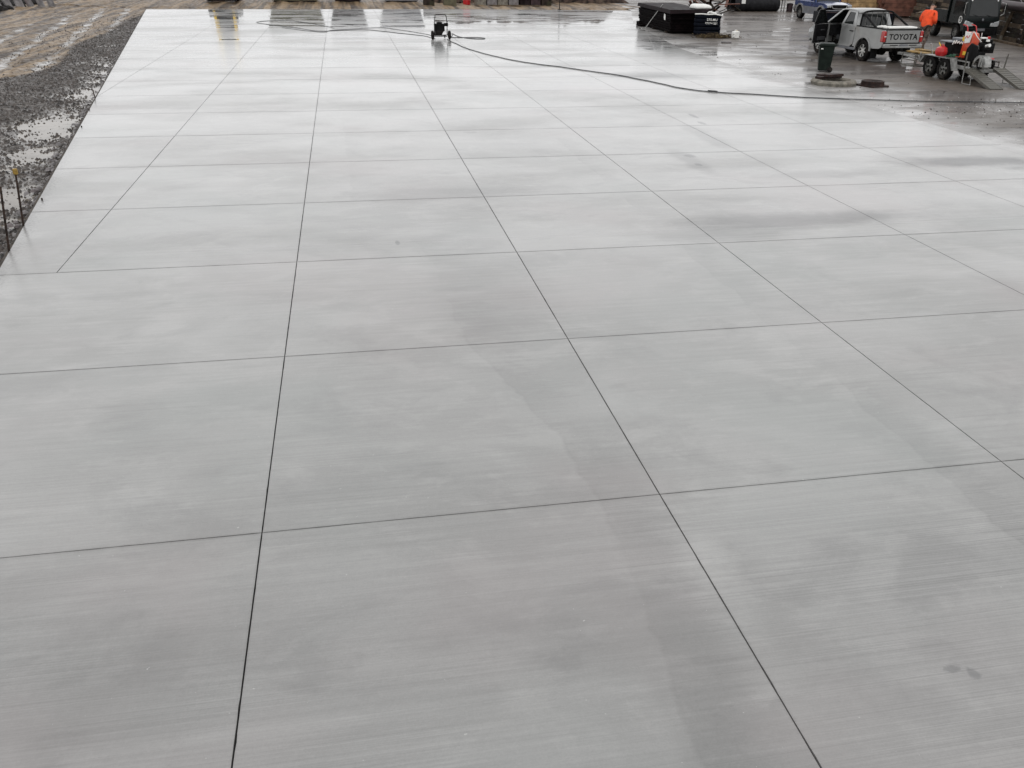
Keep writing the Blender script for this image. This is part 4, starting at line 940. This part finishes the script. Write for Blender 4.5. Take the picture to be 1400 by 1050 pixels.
# ------------------------------------------------------------------ concrete ring and manhole frame
cr_ = thing('concrete_ring', 'pale concrete ring with dark boards lying on it beside the hose', 'manhole ring', (16.55, 21.65, -.006), R(10))
MB().lathe([(.47, 0), (.70, 0), (.73, .09), (.68, .15), (.54, .16), (.48, .10), (.47, 0)], 40).obj('ring', M['concrete'], cr_, smooth=True)
for k, (x, y, l, a) in enumerate(((-.05, .22, .95, 4), (.08, .38, .80, -6), (.0, .05, .7, 10))):
    b = MB(); b.at((x, y, .165 + .04 * k), (0, 0, R(a))); b.box(-l / 2, l / 2, -.11, .11, 0, .07); b.obj('board', M['iron'], cr_)
MB().lathe([(.001, 0), (.03, .01), (.001, .04)], 8, (-.05, -.66, .09)).obj('pale_chip', M['white'], cr_)
mh = thing('manhole_frame', 'rusty iron manhole frame and round cover beside the concrete ring', 'manhole cover', (17.65, 21.15, -.006), R(12))
MB().prism([(-.40, -.32), (-.32, -.40), (.32, -.40), (.40, -.32), (.40, .32), (.32, .40), (-.32, .40), (-.40, .32)], 0, .045, 'z').obj('base_flange', M['iron'], mh)
MB().lathe([(.30, .045), (.37, .045), (.35, .14), (.36, .165), (.31, .165), (.30, .10)], 32).obj('frame', M['iron'], mh, smooth=True)
cvr = MB().lathe([(.001, .145), (.29, .145), (.30, .13), (.30, .11), (.001, .11)], 32)
for k in range(5): cvr.box(-.2 + .08 * k, -.17 + .08 * k, -.16, .16, .145, .155)
cvr.obj('cover', M['iron'], mh)

# ------------------------------------------------------------------ black stack, navy pack and what lies on them
random.seed(11)
st = thing('ply_stack', 'long black stack of formwork sheets standing on the edge of the yard', 'stack', (18.75, 43.2, -.006), R(-3))
for k in range(9):
    z = .10 + k * .118; dx, dy = random.uniform(-.05, .05), random.uniform(-.06, .06)
    MB().box(-1.0 + dx, .95 + dx, -3.1 + dy, 3.2 + dy, z, z + .108).obj('sheet', M['blackply'] if k < 8 else M['maroonply'], st, bevel=.012)
for y in (-2.4, 0, 2.4): MB().box(-1.05, .98, y - .06, y + .06, 0, .10).obj('bearer', M['darktimber'], st)
MB().add([(-1.10, -3.2, 1.17), (1.0, -3.2, 1.185), (1.03, 3.25, 1.19), (-1.08, 3.28, 1.175), (-1.12, -3.24, .98), (-1.11, 3.3, 1.0), (-1.10, -3.2, 1.172), (1.05, -3.25, 1.05)], [(0, 1, 2, 3), (0, 3, 5, 4), (0, 4, 7, 1)]).obj('plastic_cover', M['maroonply'], st)
for k in range(3): MB().box(-1.30 + .05 * k, -1.02, 1.7 + .45 * k, 2.0 + .45 * k, .0, .12 + .05 * k).obj('offcut', M['blackply'], st, bevel=.01)
o = MB().prism([(-.17, -.13), (.02, -.15), (.16, -.05), (.15, .14), (-.10, .13)], -.006, .006, 'x').obj('white_tag', M['white'], bevel=.004, loc=(17.58, 41.1, .76)); o.rotation_euler = (R(8), 0, R(-3)); tag(o, 'small white tag hanging on the long side of the black stack', 'tag')
po = thing('screed_pole', 'thin metal pole with a small foot leaning against the black stack', 'pole', (17.35, 43.45, -.004))
MB().cyl((0, 0, .03), (.42, -1.35, 1.32), .018, n=8).obj('shaft', M['alloy'], po); MB().box(-.20, .06, -.05, .05, 0, .03).obj('foot', M['alloy'], po)
o = MB(); o.loft([[(-.45, -.38, 0), (.50, -.36, 0), (.48, .36, 0), (-.46, .38, 0)], [(-.47, -.36, .14), (.48, -.38, .12), (.47, .38, .15), (-.44, .36, .16)], [(-.36, -.28, .20), (.38, -.30, .17), (.38, .28, .22), (-.34, .27, .24)]])
o = o.obj('white_bag', M['white'], bevel=.05, loc=(19.35, 40.7, 1.19)); o.rotation_euler = (0, 0, R(8)); tag(o, 'white filled bag lying on top of the black stack', 'bag')
nv = thing('navy_pack', 'navy wrapped pack with two lines of white print beside the black stack', 'pack', (19.25, 39.25, -.006), R(-24))
for k in range(5):
    z = .08 + .19 * k; j = random.uniform(-.03, .03)
    MB().box(-.66 + j, .66 + j, -.52, .52, z, z + .18).obj('layer', M['navy'], nv, bevel=.045)
MB().box(-.6, .6, -.45, .45, 0, .08).obj('pallet', M['darktimber'], nv)
MB().tube(spline([(-.66, -.50, 1.03), (-.3, -.54, 1.05), (0, -.50, 1.03), (.35, -.54, 1.05), (.66, -.50, 1.0), (.70, -.1, 1.03)], 5), .03, 6).obj('white_edging', M['white'], nv, smooth=True)
MB().tube(spline([(-.05, -.3, 1.06), (.05, -.28, 1.13), (.25, -.35, 1.10), (.40, -.40, 1.08)], 4), .045, 6).obj('torn_wrap', M['white'], nv, smooth=True)
text('print', '275.MU', .155, M['white'], nv, Matrix.Translation((.22, -.575, .79)) @ Matrix.Rotation(R(90), 4, 'X'), bold=.003)
text('print', '8717+6226', .125, M['white'], nv, Matrix.Translation((.20, -.575, .62)) @ Matrix.Rotation(R(90), 4, 'X'), bold=.003)
# debris
mb = MB()
for _ in range(900):
    x, y = random.gauss(19.3, .48), random.gauss(38.1, .22); a = random.uniform(0, 3.14); l = random.uniform(.02, .09); z = abs(random.gauss(0, .07))
    mb.at((x, y, z), (random.uniform(-.4, .4), random.uniform(-.4, .4), a)); mb.box(-l, l, -.012, .012, 0, .012)
o = mb.obj('straw_litter', M['straw']); tag(o, 'brown and yellow straw litter at the foot of the navy pack', 'litter', kind='stuff')
jc = thing('white_jerrycan', 'small off-white plastic jerrycan standing alone on the wet yard', 'jerrycan', (20.13, 37.65, -.006), R(20))
MB().box(-.17, .17, -.12, .12, 0, .34).obj('body', M['white'], jc, bevel=.04); MB().tube([(-.08, 0, .33), (-.06, 0, .39), (.06, 0, .39), (.08, 0, .33)], .018, 6).obj('handle', M['white'], jc); MB().cyl((.12, .05, .33), (.12, .05, .37), .03).obj('cap', M['yellow'], jc)
o = MB().box(-.24, .24, -.07, .07, 0, .06).obj('wood_offcut', M['greyblock'], bevel=.008, loc=(18.7, 35.4, -.004)); tag(o, 'short grey offcut lying in front of the straw litter', 'offcut')

# ------------------------------------------------------------------ black drainage pipes behind
def big_pipe(x, y, z, ln, r, label, m=M['pipe'], rz=0):
    t = thing('drain_pipe', label, 'pipe', (x, y, z), rz, 'drainage pipes lying behind the yard')
    MB().lathe([(r * .88, -ln / 2), (r, -ln / 2), (r, -ln * .1), (r * 1.02, -ln * .1), (r * 1.02, -ln * .085), (r, -ln * .085), (r, ln * .22), (r * 1.02, ln * .22), (r * 1.02, ln * .235), (r, ln * .235), (r, ln / 2), (r * .88, ln / 2), (r * .88, -ln / 2)], 28, (0, 0, r), 'x').obj('barrel', m, t, smooth=True)
    MB().lathe([(r, -ln / 2), (r * 1.1, -ln / 2), (r * 1.1, -ln / 2 + .25), (r, -ln / 2 + .3)], 28, (0, 0, r), 'x').obj('socket', m, t, smooth=True)
    return t
p0 = big_pipe(31.0, 59.0, -.01, 3.6, .48, 'front black drainage pipe with a white sticker near its end', rz=R(3))
MB().box(-1.35, -1.05, -.50, -.478, .55, .82).obj('sticker', M['white'], p0)
big_pipe(31.2, 60.1, -.01, 3.6, .48, 'rear black drainage pipe lying behind the stickered one', rz=R(3))
big_pipe(31.1, 59.5, .80, 3.4, .46, 'upper black drainage pipe resting on the two lower pipes', rz=R(2))
bs = thing('brush_heap', 'dark heap of broken boards between the black stack and the pipes', 'heap', (27.2, 57.6, -.006))
for k in range(26):
    b = MB(); b.at((random.gauss(0, .8), random.gauss(0, .6), .1 + random.random() * .7), (random.uniform(-.5, .5), random.uniform(-.6, .6), random.uniform(0, 3.1))); l = random.uniform(.4, 1.0)
    b.box(-l, l, -.09, .09, -.025, .025); b.obj('board', random.choice((M['darktimber'], M['redtimber'], M['darktimber'])), bs)
o = MB().lathe([(.001, 0), (.17, 0), (.18, .35), (.14, .42), (.001, .43)], 16).obj('white_drum', M['white'], smooth=True, loc=(25.0, 55.3, -.006)); tag(o, 'white plastic drum just behind the black stack', 'drum')
tbn = thing('work_bench', 'pale topped trestle bench between the pipes and the blue off-roader', 'bench', (34.0, 58.8, -.006), R(-8))
MB().box(-.9, .9, -.35, .35, .78, .83).obj('top', M['galv'], tbn)
for x in (-.8, .8):
    for y in (-.3, .3): MB().box(x - .035, x + .035, y - .035, y + .035, 0, .78).obj('leg', M['galv'], tbn)
for x in (-.25, .35): MB().lathe([(.001, 0), (.22, 0), (.23, .55), (.001, .6)], 14, (x, .1, 0)).obj('drum', M['maroonpipe'], tbn)

# ------------------------------------------------------------------ timber yard behind the pickup
random.seed(5)
def timber_pack(x, y, rz, ln, wd, ht, m, label, n=(5, 5)):
    t = thing('timber_pack', label, 'timber', (x, y, -.006), rz, 'timber packs behind the vehicles')
    for a in range(n[0]):
        for b in range(n[1]):
            sy, sz = wd / n[0], ht / n[1]; e = random.uniform(-.12, .12)
            MB().box(-ln / 2 + e, ln / 2 + e, -wd / 2 + a * sy + .008, -wd / 2 + (a + 1) * sy - .008, .1 + b * sz + .006, .1 + (b + 1) * sz - .006).obj('plank', m, t)
    for xk in (-ln * .3, ln * .3): MB().box(xk - .05, xk + .05, -wd / 2, wd / 2, 0, .1).obj('bearer', M['darktimber'], t)
    return t
timber_pack(37.0, 54.8, R(-12), 2.2, 1.1, 1.25, M['timber'], 'yellow sawn timber pack right behind the off-roader bonnet')
timber_pack(38.85, 53.2, R(-14), 2.3, 1.2, 1.30, M['redtimber'], 'reddish timber pack left of the dark crates')
timber_pack(43.2, 50.6, R(-18), 3.6, 1.2, 1.1, M['browntimber'], 'brown timber pack under the sloping boards')
timber_pack(37.4, 57.4, R(-12), 2.6, 1.2, 1.9, M['redtimber'], 'tall timber pack behind the yellow one', (3, 6))
timber_pack(41.6, 55.2, R(-14), 4.2, 1.2, 2.1, M['browntimber'], 'long weathered timber pack at the back of the yard', (3, 6))
pc = thing('pallet_crate', 'dark slatted crates between the reddish and the brown timber', 'crate', (41.2, 51.9, -.006), R(-16))
for k in range(6): MB().box(-.7, .7, -.55, -.52, .1 + .2 * k, .24 + .2 * k).obj('slat', M['darktimber'], pc)
for xk in (-.68, 0, .68): MB().box(xk - .05, xk + .05, -.52, .52, 0, 1.3).obj('post', M['browntimber'], pc)
for k in range(5): MB().box(-.7, .7, -.45 + .2 * k, -.33 + .2 * k, 1.3, 1.33).obj('slat', M['browntimber'], pc)
sl = thing('sloping_boards', 'long boards sloping up to the right behind the worker', 'boards', (38.6, 44.8, .05), R(-20))
for k in range(5):
    b = MB(); b.at((0, -.5 + .26 * k, 1.15), (0, R(-9), 0)); b.box(-3.2 + random.uniform(-.2, .2), 3.4, -.12, .12, -.03 + .005 * k, .03); b.obj('plank', M['browntimber'], sl)
for xk, h in ((-2.6, .62), (0, 1.05), (2.6, 1.45)): MB().box(xk - .08, xk + .08, -.5, .6, -.05, h).obj('trestle', M['darktimber'], sl)

# ------------------------------------------------------------------ retaining wall on the right
rw = thing('retaining_wall', 'dark timber retaining wall with planks and leaning posts on the right', 'wall', (0, 0, 0))
A_ = Vector((33.0, 31.6, 0)); B_ = Vector((38.6, 50.8, 0)); D = (B_ - A_); Ln = D.length; D.normalize(); N = Vector((D.y, -D.x, 0))
rzw = math.atan2(D.y, D.x)
for k in range(9):
    z0 = -.02 + k * .215; off = -.02 * (k % 2) + k * .045; x = -6.
    while x < Ln:
        l = 2.4 + random.uniform(-.03, .03); b = MB()
        b.M = Matrix.Translation(A_ + N * off) @ Matrix.Rotation(rzw, 4, 'Z'); b.box(x, x + l - .02, -.035, .035, z0, z0 + .20 + random.uniform(-.01, .005))
        b.obj('plank', M['darktimber'] if (k + int(x)) % 3 else M['browntimber'], rw); x += l
for k, s_ in enumerate((-4.2, 2.85, 5.3, 8.1, 10.9, 13.8, 16.6)):
    base = A_ + D * s_ - N * .12; top = base + N * (.18 + .05 * (k % 3)) + D * (.14 if k % 2 else -.05)
    MB().cyl(tuple(base - Vector((0, 0, .2))), tuple(top + Vector((0, 0, 1.32 if k != 1 else 2.3))), .12 if k != 1 else .09, .11 if k != 1 else .07, 12).obj('post', M['darktimber'] if k % 2 else M['browntimber'], rw)
# bank of earth retained behind it
mb = MB(); nn = 60; cols_ = []
for i in range(nn + 1):
    s_ = -14 + 48 * i / nn; row = []
    for j, (o_, z_) in enumerate(((.45, 1.75), (1.6, 2.3), (3.5, 3.1), (7, 3.9), (14, 4.3), (40, 4.4))):
        p_ = A_ + D * s_ + N * o_; row.append((p_.x, p_.y, z_ + .35 * noise.noise(Vector((s_ * .5, o_, 0))) * (j > 0)))
    cols_ += row
mb.add(cols_, [(i * 6 + j, (i + 1) * 6 + j, (i + 1) * 6 + j + 1, i * 6 + j + 1) for i in range(nn) for j in range(5)])
mb.obj('earth_bank', M['ground'], smooth=True)['kind'] = 'structure'
pt = A_ + D * 3.6 - N * .02
o = MB().cyl((-2.7, 0, 0), (2.7, 0, 0), .21, n=20).lathe([(.21, -2.7), (.25, -2.7), (.25, -2.6), (.21, -2.6)], 20, (0, 0, 0), 'x').obj('steel_pipe', M['maroonpipe'], smooth=True, loc=(pt.x, pt.y, 1.62)); o.rotation_euler = (0, 0, rzw); tag(o, 'dark maroon steel pipe lying along the top of the retaining wall', 'pipe')
o = MB().tube(spline([(-.32, 0, .12), (-.25, 0, .0), (0, 0, -.05), (.25, 0, .0), (.32, 0, .12)], 5), [.03] * 5 + [.05] * 11 + [.03] * 5, 8).obj('white_plastic_strip', M['white'], smooth=True, loc=(35.4, 35.6, 1.98)); o.rotation_euler = (0, 0, R(-38)); tag(o, 'curved white plastic strip on the bank above the maroon pipe', 'plastic')
lp = thing('leafy_plant', 'small pale leaved plant growing out of the wall beside the tipper truck', 'plant', (35.15, 38.2, .95))
MB().tube(spline([(.25, .1, 0), (0, 0, .2), (-.05, -.05, .45)], 4), .015, 5).obj('stem', M['browntimber'], lp)
for k in range(13):
    a = k * 2.4; zl = .12 + .03 * k; ln = random.uniform(.14, .22); dx, dy = math.cos(a), math.sin(a)
    MB().add([(0, 0, zl), (dx * ln * .5 - dy * .04, dy * ln * .5 + dx * .04, zl + .05), (dx * ln, dy * ln, zl - .02), (dx * ln * .5 + dy * .04, dy * ln * .5 - dx * .04, zl + .05), (dx * ln * .5, dy * ln * .5, zl + .035)], [(0, 1, 4), (1, 2, 4), (2, 3, 4), (3, 0, 4)]).obj('leaf', M['foliage'], lp)
o = MB().tube(spline([(33.6, 31.0, 1.55), (34.0, 32.8, 1.2), (34.15, 34.0, 1.12), (34.3, 35.0, 1.3), (34.9, 37.0, 2.2)], 6), .016, 6).obj('slack_wire', M['galv']); tag(o, 'slack grey wire hanging across the retaining wall posts', 'wire')
o = MB().box(-.07, .07, -.05, .05, 0, .24).obj('marker_block', M['concrete'], bevel=.02, loc=(33.95, 36.15, -.006)); tag(o, 'small pale block standing at the foot of the wall post', 'block')
o = MB().box(-3.6, 2.4, -.06, .06, 0, .10).obj('kerb_beam', M['browntimber'], bevel=.01, loc=(33.55, 36.4, -.006)); o.rotation_euler = (0, 0, rzw + R(2)); tag(o, 'weathered beam lying on the ground along the retaining wall', 'beam')

# ------------------------------------------------------------------ pressure washer
pw = thing('pressure_washer', 'black wheeled pressure washer with tube frame standing on the slab', 'pressure washer', (5.33, 37.45, 0), R(4))
K = M['black']
for x in (-.40, .40):
    w_ = MB().lathe([(.10, -.05), (.17, -.05), (.19, -.03), (.19, .03), (.17, .05), (.10, .05), (.10, -.05)], 24, (x, 0, .19), 'x').obj('wheel', M['rubber'], pw, smooth=True)
    MB().lathe([(.001, .02), (.10, .02), (.10, -.02), (.001, -.02)], 16, (x, 0, .19), 'x').obj('rim', M['steelrim'], w_)
MB().cyl((-.40, 0, .19), (.40, 0, .19), .015).obj('axle', K, pw)
MB().tube(spline([(-.30, .05, .16), (-.30, .03, .60), (-.27, .0, .95), (-.25, 0, 1.04), (-.15, 0, 1.06), (.15, 0, 1.06), (.23, 0, 1.04), (.27, 0, .95), (.30, .03, .60), (.30, .05, .16)], 4), .018, 8).obj('handle_frame', K, pw, smooth=True)
MB().tube([(-.30, .05, .12), (-.30, .55, .12), (.30, .55, .12), (.30, .05, .12), (-.30, .05, .12)], .016, 6).obj('base_frame', K, pw)
MB().tube([(-.30, .03, .66), (.30, .03, .66)], .014, 6).obj('cross_bar', K, pw)
MB().box(-.26, .20, .08, .42, .34, .66).cyl((-.02, .25, .64), (-.02, .25, .74), .13, n=14).obj('engine', K, pw, bevel=.03)
MB().prism([(-.24, .36), (.16, .36), (.04, .16), (-.24, .16)], .06, .36).obj('pump', M['chassis'], pw, bevel=.02)
MB().box(.18, .36, .05, .20, .56, .70).tube([(.30, .1, .70), (.36, .08, .80)], .015, 6).obj('gun_holder', K, pw, bevel=.02)
for y in (.52,): MB().cyl((-.27, y, .02), (-.27, y, .12), .03).cyl((.27, y, .02), (.27, y, .12), .03).obj('foot', M['rubber'], pw)

# ------------------------------------------------------------------ hoses
def hose(pts, r, name, label, wob=.03, z=None, k=10):
    sp_ = spline([(x, y, 0) for x, y in pts], k); P_ = []
    for i, p_ in enumerate(sp_):
        n_ = noise.noise(Vector((p_.x * .5, p_.y * .5, 4))) * wob * 2 + noise.noise(Vector((p_.x * 2, p_.y * 2, 1))) * wob
        P_.append((p_.x + n_, p_.y + n_ * .6, r + .001 + (z or 0)))
    return MB().tube(P_, r, 6).obj(name, M['hose'], smooth=True)
o = hose([(5.60, 37.35), (5.67, 36.3), (6.01, 33.07), (6.76, 30.0), (7.54, 28.01), (8.4, 26.83), (9.16, 25.52), (10.07, 24.09), (10.61, 22.6), (10.93, 21.42), (11.34, 20.6), (11.96, 20.1), (13.02, 19.57), (14.1, 18.91), (15.3, 18.53), (16.88, 18.04), (18.54, 17.69), (20.24, 17.4), (23.5, 16.4)], .0145, 'water_hose', 'long dark hose curving from the pressure washer across the slab to the right')
hs_ = tag(o, 'long dark hose curving from the pressure washer across the slab to the right', 'hose')
MB().cyl((11.66, 20.36, .028), (11.90, 20.19, .024), .024, n=10).obj('coupling', M['black'], o)
o = hose([(5.0, 37.6), (4.6, 39.2), (3.4, 41.0), (1.98, 42.63), (.6, 42.2), (-.5, 42.0), (-1.8, 44.2), (-3.3, 46.3), (-3.85, 47.6), (-3.3, 48.7), (-1.97, 48.6), (-.2, 45.2), (.4, 43.6)], .011, 'power_cable', '', .03); tag(o, 'dark cable looping far to the left of the pressure washer', 'cable')
o = hose([(5.05, 37.7), (4.9, 40.0), (3.8, 42.4), (2.79, 44.0), (1.4, 43.2), (.3, 42.4), (-.12, 41.35), (-.9, 41.9), (-2.3, 44.0)], .010, 'thin_hose', '', .04); tag(o, 'thinner hose crossing the looped cable left of the washer', 'hose')
o = hose([(5.75, 37.9), (6.1, 39.4), (6.2, 40.4), (6.35, 38.6), (6.9, 37.6), (7.35, 37.5), (7.45, 37.9), (7.1, 38.25), (6.4, 38.2), (5.85, 38.3)], .013, 'trigger_hose', '', .01); tag(o, 'short looped hose lying just right of the pressure washer', 'hose')

# ------------------------------------------------------------------ stakes and pegs on the left edge
def stake(x, y, h, lean, label, cap):
    t = thing('steel_stake', label, 'stake', (x, y, -.12), 0)
    MB().cyl((0, 0, -.1), (lean[0], lean[1], h), .016, .015, 8).obj('rod', M['stake'], t)
    if cap: MB().lathe([(.001, h + .05), (.03, h + .045), (.036, h + .01), (.034, h - .03), (.018, h - .04)], 12, (lean[0], lean[1], 0)).obj('cap', M['ycap'], t, smooth=True)
stake(-4.08, 8.22, .90, (.06, .10), 'rusty steel stake with a yellow cap at the left slab edge', True)
stake(-3.90, 7.0, .98, (.09, .10), 'bare rusty steel stake nearest the camera at the left slab edge', False)
stake(-6.02, 20.9, .32, (-.05, 0), 'short dark peg leaning in the long puddle by the slab', False)
stake(-5.66, 18.7, .16, (0, 0), 'stubby dark peg just above the slab edge', False)
stake(-5.25, 16.3, .15, (0, 0), 'low dark peg beside the round puddle', False)
stake(-4.22, 9.7, .16, (0, 0), 'short peg halfway along the form board behind the capped stake', False)
sp_ = thing('survey_post', 'thin dark post standing at the far edge of the slab', 'post', (16.3, 59.75, 0)); MB().cyl((0, 0, 0), (.02, 0, 2.3), .03, .025, 8).obj('rod', M['black'], sp_); MB().box(-.12, .12, -.12, .12, 0, .04).obj('foot', M['black'], sp_)

# ------------------------------------------------------------------ far end: loader, skip, blocks, pallets
ld = thing('wheel_loader', 'dark wheel loader with two yellow lift arms behind the far end of the slab', 'loader', (-8.0, 68.6, 0), R(-88))
for x in (0, -2.2):
    for sd_ in (1, -1): wheel(ld, x, sd_ * .98, .55, .4, sd_, 'yellow', 6)
MB().box(-2.9, .5, -.75, .75, .5, 1.25).obj('chassis', M['chassis'], ld, bevel=.04)
MB().box(-3.0, -1.3, -.72, .72, 1.25, 1.75).obj('engine_cover', M['black'], ld, bevel=.05)
for sd_ in (1, -1):
    MB().tube([(-.5, sd_ * .66, 2.75), (-.1, sd_ * .66, 2.55), (1.3, sd_ * .70, .55)], .10, 8).obj('lift_arm', M['yellow'], ld)
    MB().box(-.55, -.40, sd_ * .66 - .09, sd_ * .66 + .09, 1.0, 2.8).obj('arm_tower', M['yellow'], ld)
    lo = MB().lathe([(.001, .10), (.10, .09), (.11, 0), (.001, -.02)], 14, (-.35, sd_ * .5, 3.05), 'x').obj('work_lamp', M['black'], ld); MB().lathe([(.001, .115), (.09, .105)], 14, (-.35, sd_ * .5, 3.05), 'x').obj('lens', M['lamp'], lo)
cbn = MB().box(-1.45, -.5, -.58, .58, 1.25, 2.8).obj('cab', M['glass'], ld, bevel=.04); MB().box(-1.55, -.4, -.66, .66, 2.8, 2.92).obj('cab_roof', M['white'], ld, bevel=.03)
MB().prism([(1.15, .12), (1.9, .12), (1.95, .16), (1.35, .22), (1.25, .55), (1.40, .95), (1.30, .98), (1.12, .6)], -1.05, 1.05).obj('bucket', M['chassis'], ld)
def skip(x, y, rz, l, w, h, m, label):
    t = thing('skip_bin', label, 'skip', (x, y, -.05), rz, 'skips beyond the far edge')
    MB().prism([(-l / 2 + .5, .12), (l / 2 - .5, .12), (l / 2, h), (l / 2 - .06, h), (l / 2 - .55, .18), (-l / 2 + .55, .18), (-l / 2 + .06, h), (-l / 2, h)], -w / 2, w / 2).prism([(-l / 2 + .5, .12), (l / 2 - .5, .12), (l / 2, h), (-l / 2, h)], -w / 2 - .03, -w / 2).prism([(-l / 2 + .5, .12), (l / 2 - .5, .12), (l / 2, h), (-l / 2, h)], w / 2, w / 2 + .03).obj('tub', m, t)
    for k in range(4): MB().box(-l / 2 + .8 + k * (l - 1.6) / 3 - .04, -l / 2 + .8 + k * (l - 1.6) / 3 + .04, -w / 2 - .07, -w / 2 - .03, .15, h - .05).obj('rib', m, t)
    MB().box(-l / 2 - .03, l / 2 + .03, -w / 2 - .08, -w / 2 - .02, h - .06, h + .03).obj('rim', m, t)
    MB().box(-l / 2 + .6, l / 2 - .6, -w / 2, w / 2, 0, .12).obj('skid', M['chassis'], t)
skip(-2.7, 69.6, 0, 4.4, 1.8, 2.0, M['olive'], 'olive skip beyond the far edge just right of the loader')
skip(1.35, 69.8, R(2), 3.0, 1.8, 2.05, M['maroonply'], 'dark skip beyond the far edge right of the olive one')
skip(5.6, 70.0, R(-1), 3.6, 1.8, 1.9, M['greyclad'], 'grey skip beyond the far edge left of the brown blocks')
mb = MB(); nx, ny = 150, 8; bp = []
for i in range(nx + 1):
    x = 7.6 + 17 * i / nx
    for j_ in range(ny + 1):
        t = j_ / ny; hh = (1.75 + .75 * noise.noise(Vector((x * .35, 1, 0))) + .35 * noise.noise(Vector((x * 1.3, 4, 0)))) * max(0, math.sin(math.pi * t)) ** .8 * min(1, (x - 7.6) * 1.2, (24.6 - x) * .5)
        bp.append((x, 68.6 + 4.6 * t + .25 * noise.noise(Vector((x, t * 3, 7))), -.05 + hh + .14 * noise.noise(Vector((x * 2.6, t * 6, 2))) + .07 * noise.noise(Vector((x * 7, t * 15, 2)))))
mb.add(bp, [(i * (ny + 1) + k, (i + 1) * (ny + 1) + k, (i + 1) * (ny + 1) + k + 1, i * (ny + 1) + k + 1) for i in range(nx) for k in range(ny)])
o = mb.obj('spoil_heap', M['soil'], smooth=True); tag(o, 'long dark spoil heap behind the row of blocks at the far edge', 'soil heap')
def block(x, y, w_, d_, h_, m, label, rz=0):
    o = MB().box(-w_ / 2, w_ / 2, -d_ / 2, d_ / 2, 0, h_).box(-w_ * .15, w_ * .15, -d_ * .2, d_ * .2, h_, h_ + .06).obj('concrete_block', m, bevel=.05, loc=(x, y, -.05)); o.rotation_euler = (0, 0, rz)
    tag(o, label, 'concrete block', 'concrete blocks along the far edge')
random.seed(2)
block(7.35, 64.9, .8, .8, .9, M['darktimber'], 'dark brown block behind the pressure washer, left of the tan one')
block(8.95, 64.9, .95, .8, .95, M['olive'], 'tan brown block behind the far edge, right of the darkest one')
for k, (mm, lb) in enumerate(((M['concrete'], 'tan concrete block at the left end of the row'), (M['greyblock'], 'second block of the row, plain grey'), (M['concrete'], 'third block of the row, warm grey'), (M['greyblock'], 'fourth block of the row, pale grey'), (M['maroonply'], 'dark purplish block in the middle of the row'), (M['maroonpipe'], 'purplish block second from the right end of the row'), (M['darktimber'], 'dark block at the right end of the row'))):
    block(11.4 + k * .86, 65.6 + .05 * (k % 2), .78, .8, .95, mm, lb, R(random.uniform(-3, 3)))
o = MB().lathe([(.001, 0), (.29, 0), (.29, .28), (.305, .3), (.29, .32), (.29, .6), (.305, .62), (.29, .64), (.29, .88), (.001, .88)], 20).obj('red_drum', M['redcan'], smooth=True, loc=(10.45, 66.4, -.03)); tag(o, 'red drum standing left of the row of blocks', 'drum')
o = MB().box(-2.2, 2.2, -.08, .08, 0, .10).obj('timber_baulk', M['browntimber'], bevel=.01, loc=(14.0, 63.9, -.02)); o.rotation_euler = (0, 0, R(-4)); tag(o, 'long timber baulk lying in front of the row of blocks', 'timber')
ps = thing('leaning_slabs', 'row of broken grey slabs leaning against dark rubble at the top left', 'slabs', (-19.6, 57.5, .05), R(62))
for k in range(9):
    b = MB(); b.at((-3.4 + k * .85, 0, 0), (R(-22 + random.uniform(-4, 4)), R(random.uniform(-9, 9)), R(random.uniform(-8, 8)))); b.box(-.26, .26, -.06, .06, -.1, .85 + random.uniform(-.15, .3)); b.obj('slab', M['greyblock'], ps, bevel=.02)
def rock(mb, x, y, z, r):
    n_ = 8; vs = []; o_ = random.random() * 50
    for i_, (rr, zz) in enumerate(((.75, -.5), (1.0, -.05), (.85, .35), (.42, .62))):
        for k_ in range(n_):
            t = 2 * math.pi * k_ / n_; q = rr * r * (1 + .45 * noise.noise(Vector((math.cos(t) + o_, math.sin(t), zz * 1.5))))
            vs.append((x + q * math.cos(t), y + q * math.sin(t), z + zz * r * (1 + .4 * noise.noise(Vector((t, zz, o_))))))
    fs = [(i_ * n_ + k_, i_ * n_ + (k_ + 1) % n_, (i_ + 1) * n_ + (k_ + 1) % n_, (i_ + 1) * n_ + k_) for i_ in range(3) for k_ in range(n_)] + [tuple(range(24, 32))]
    mb.add(vs, fs)
mb = MB()
for _ in range(420):
    yq = 58 + random.uniform(-9, 9); rock(mb, -21.3 - .03 * (yq - 58) + random.gauss(0, 1.0), yq, .12, random.uniform(.12, .42))
o = mb.obj('rubble_heap', M['chassis']); tag(o, 'dark wet rubble behind the leaning slabs', 'rubble', kind='stuff')
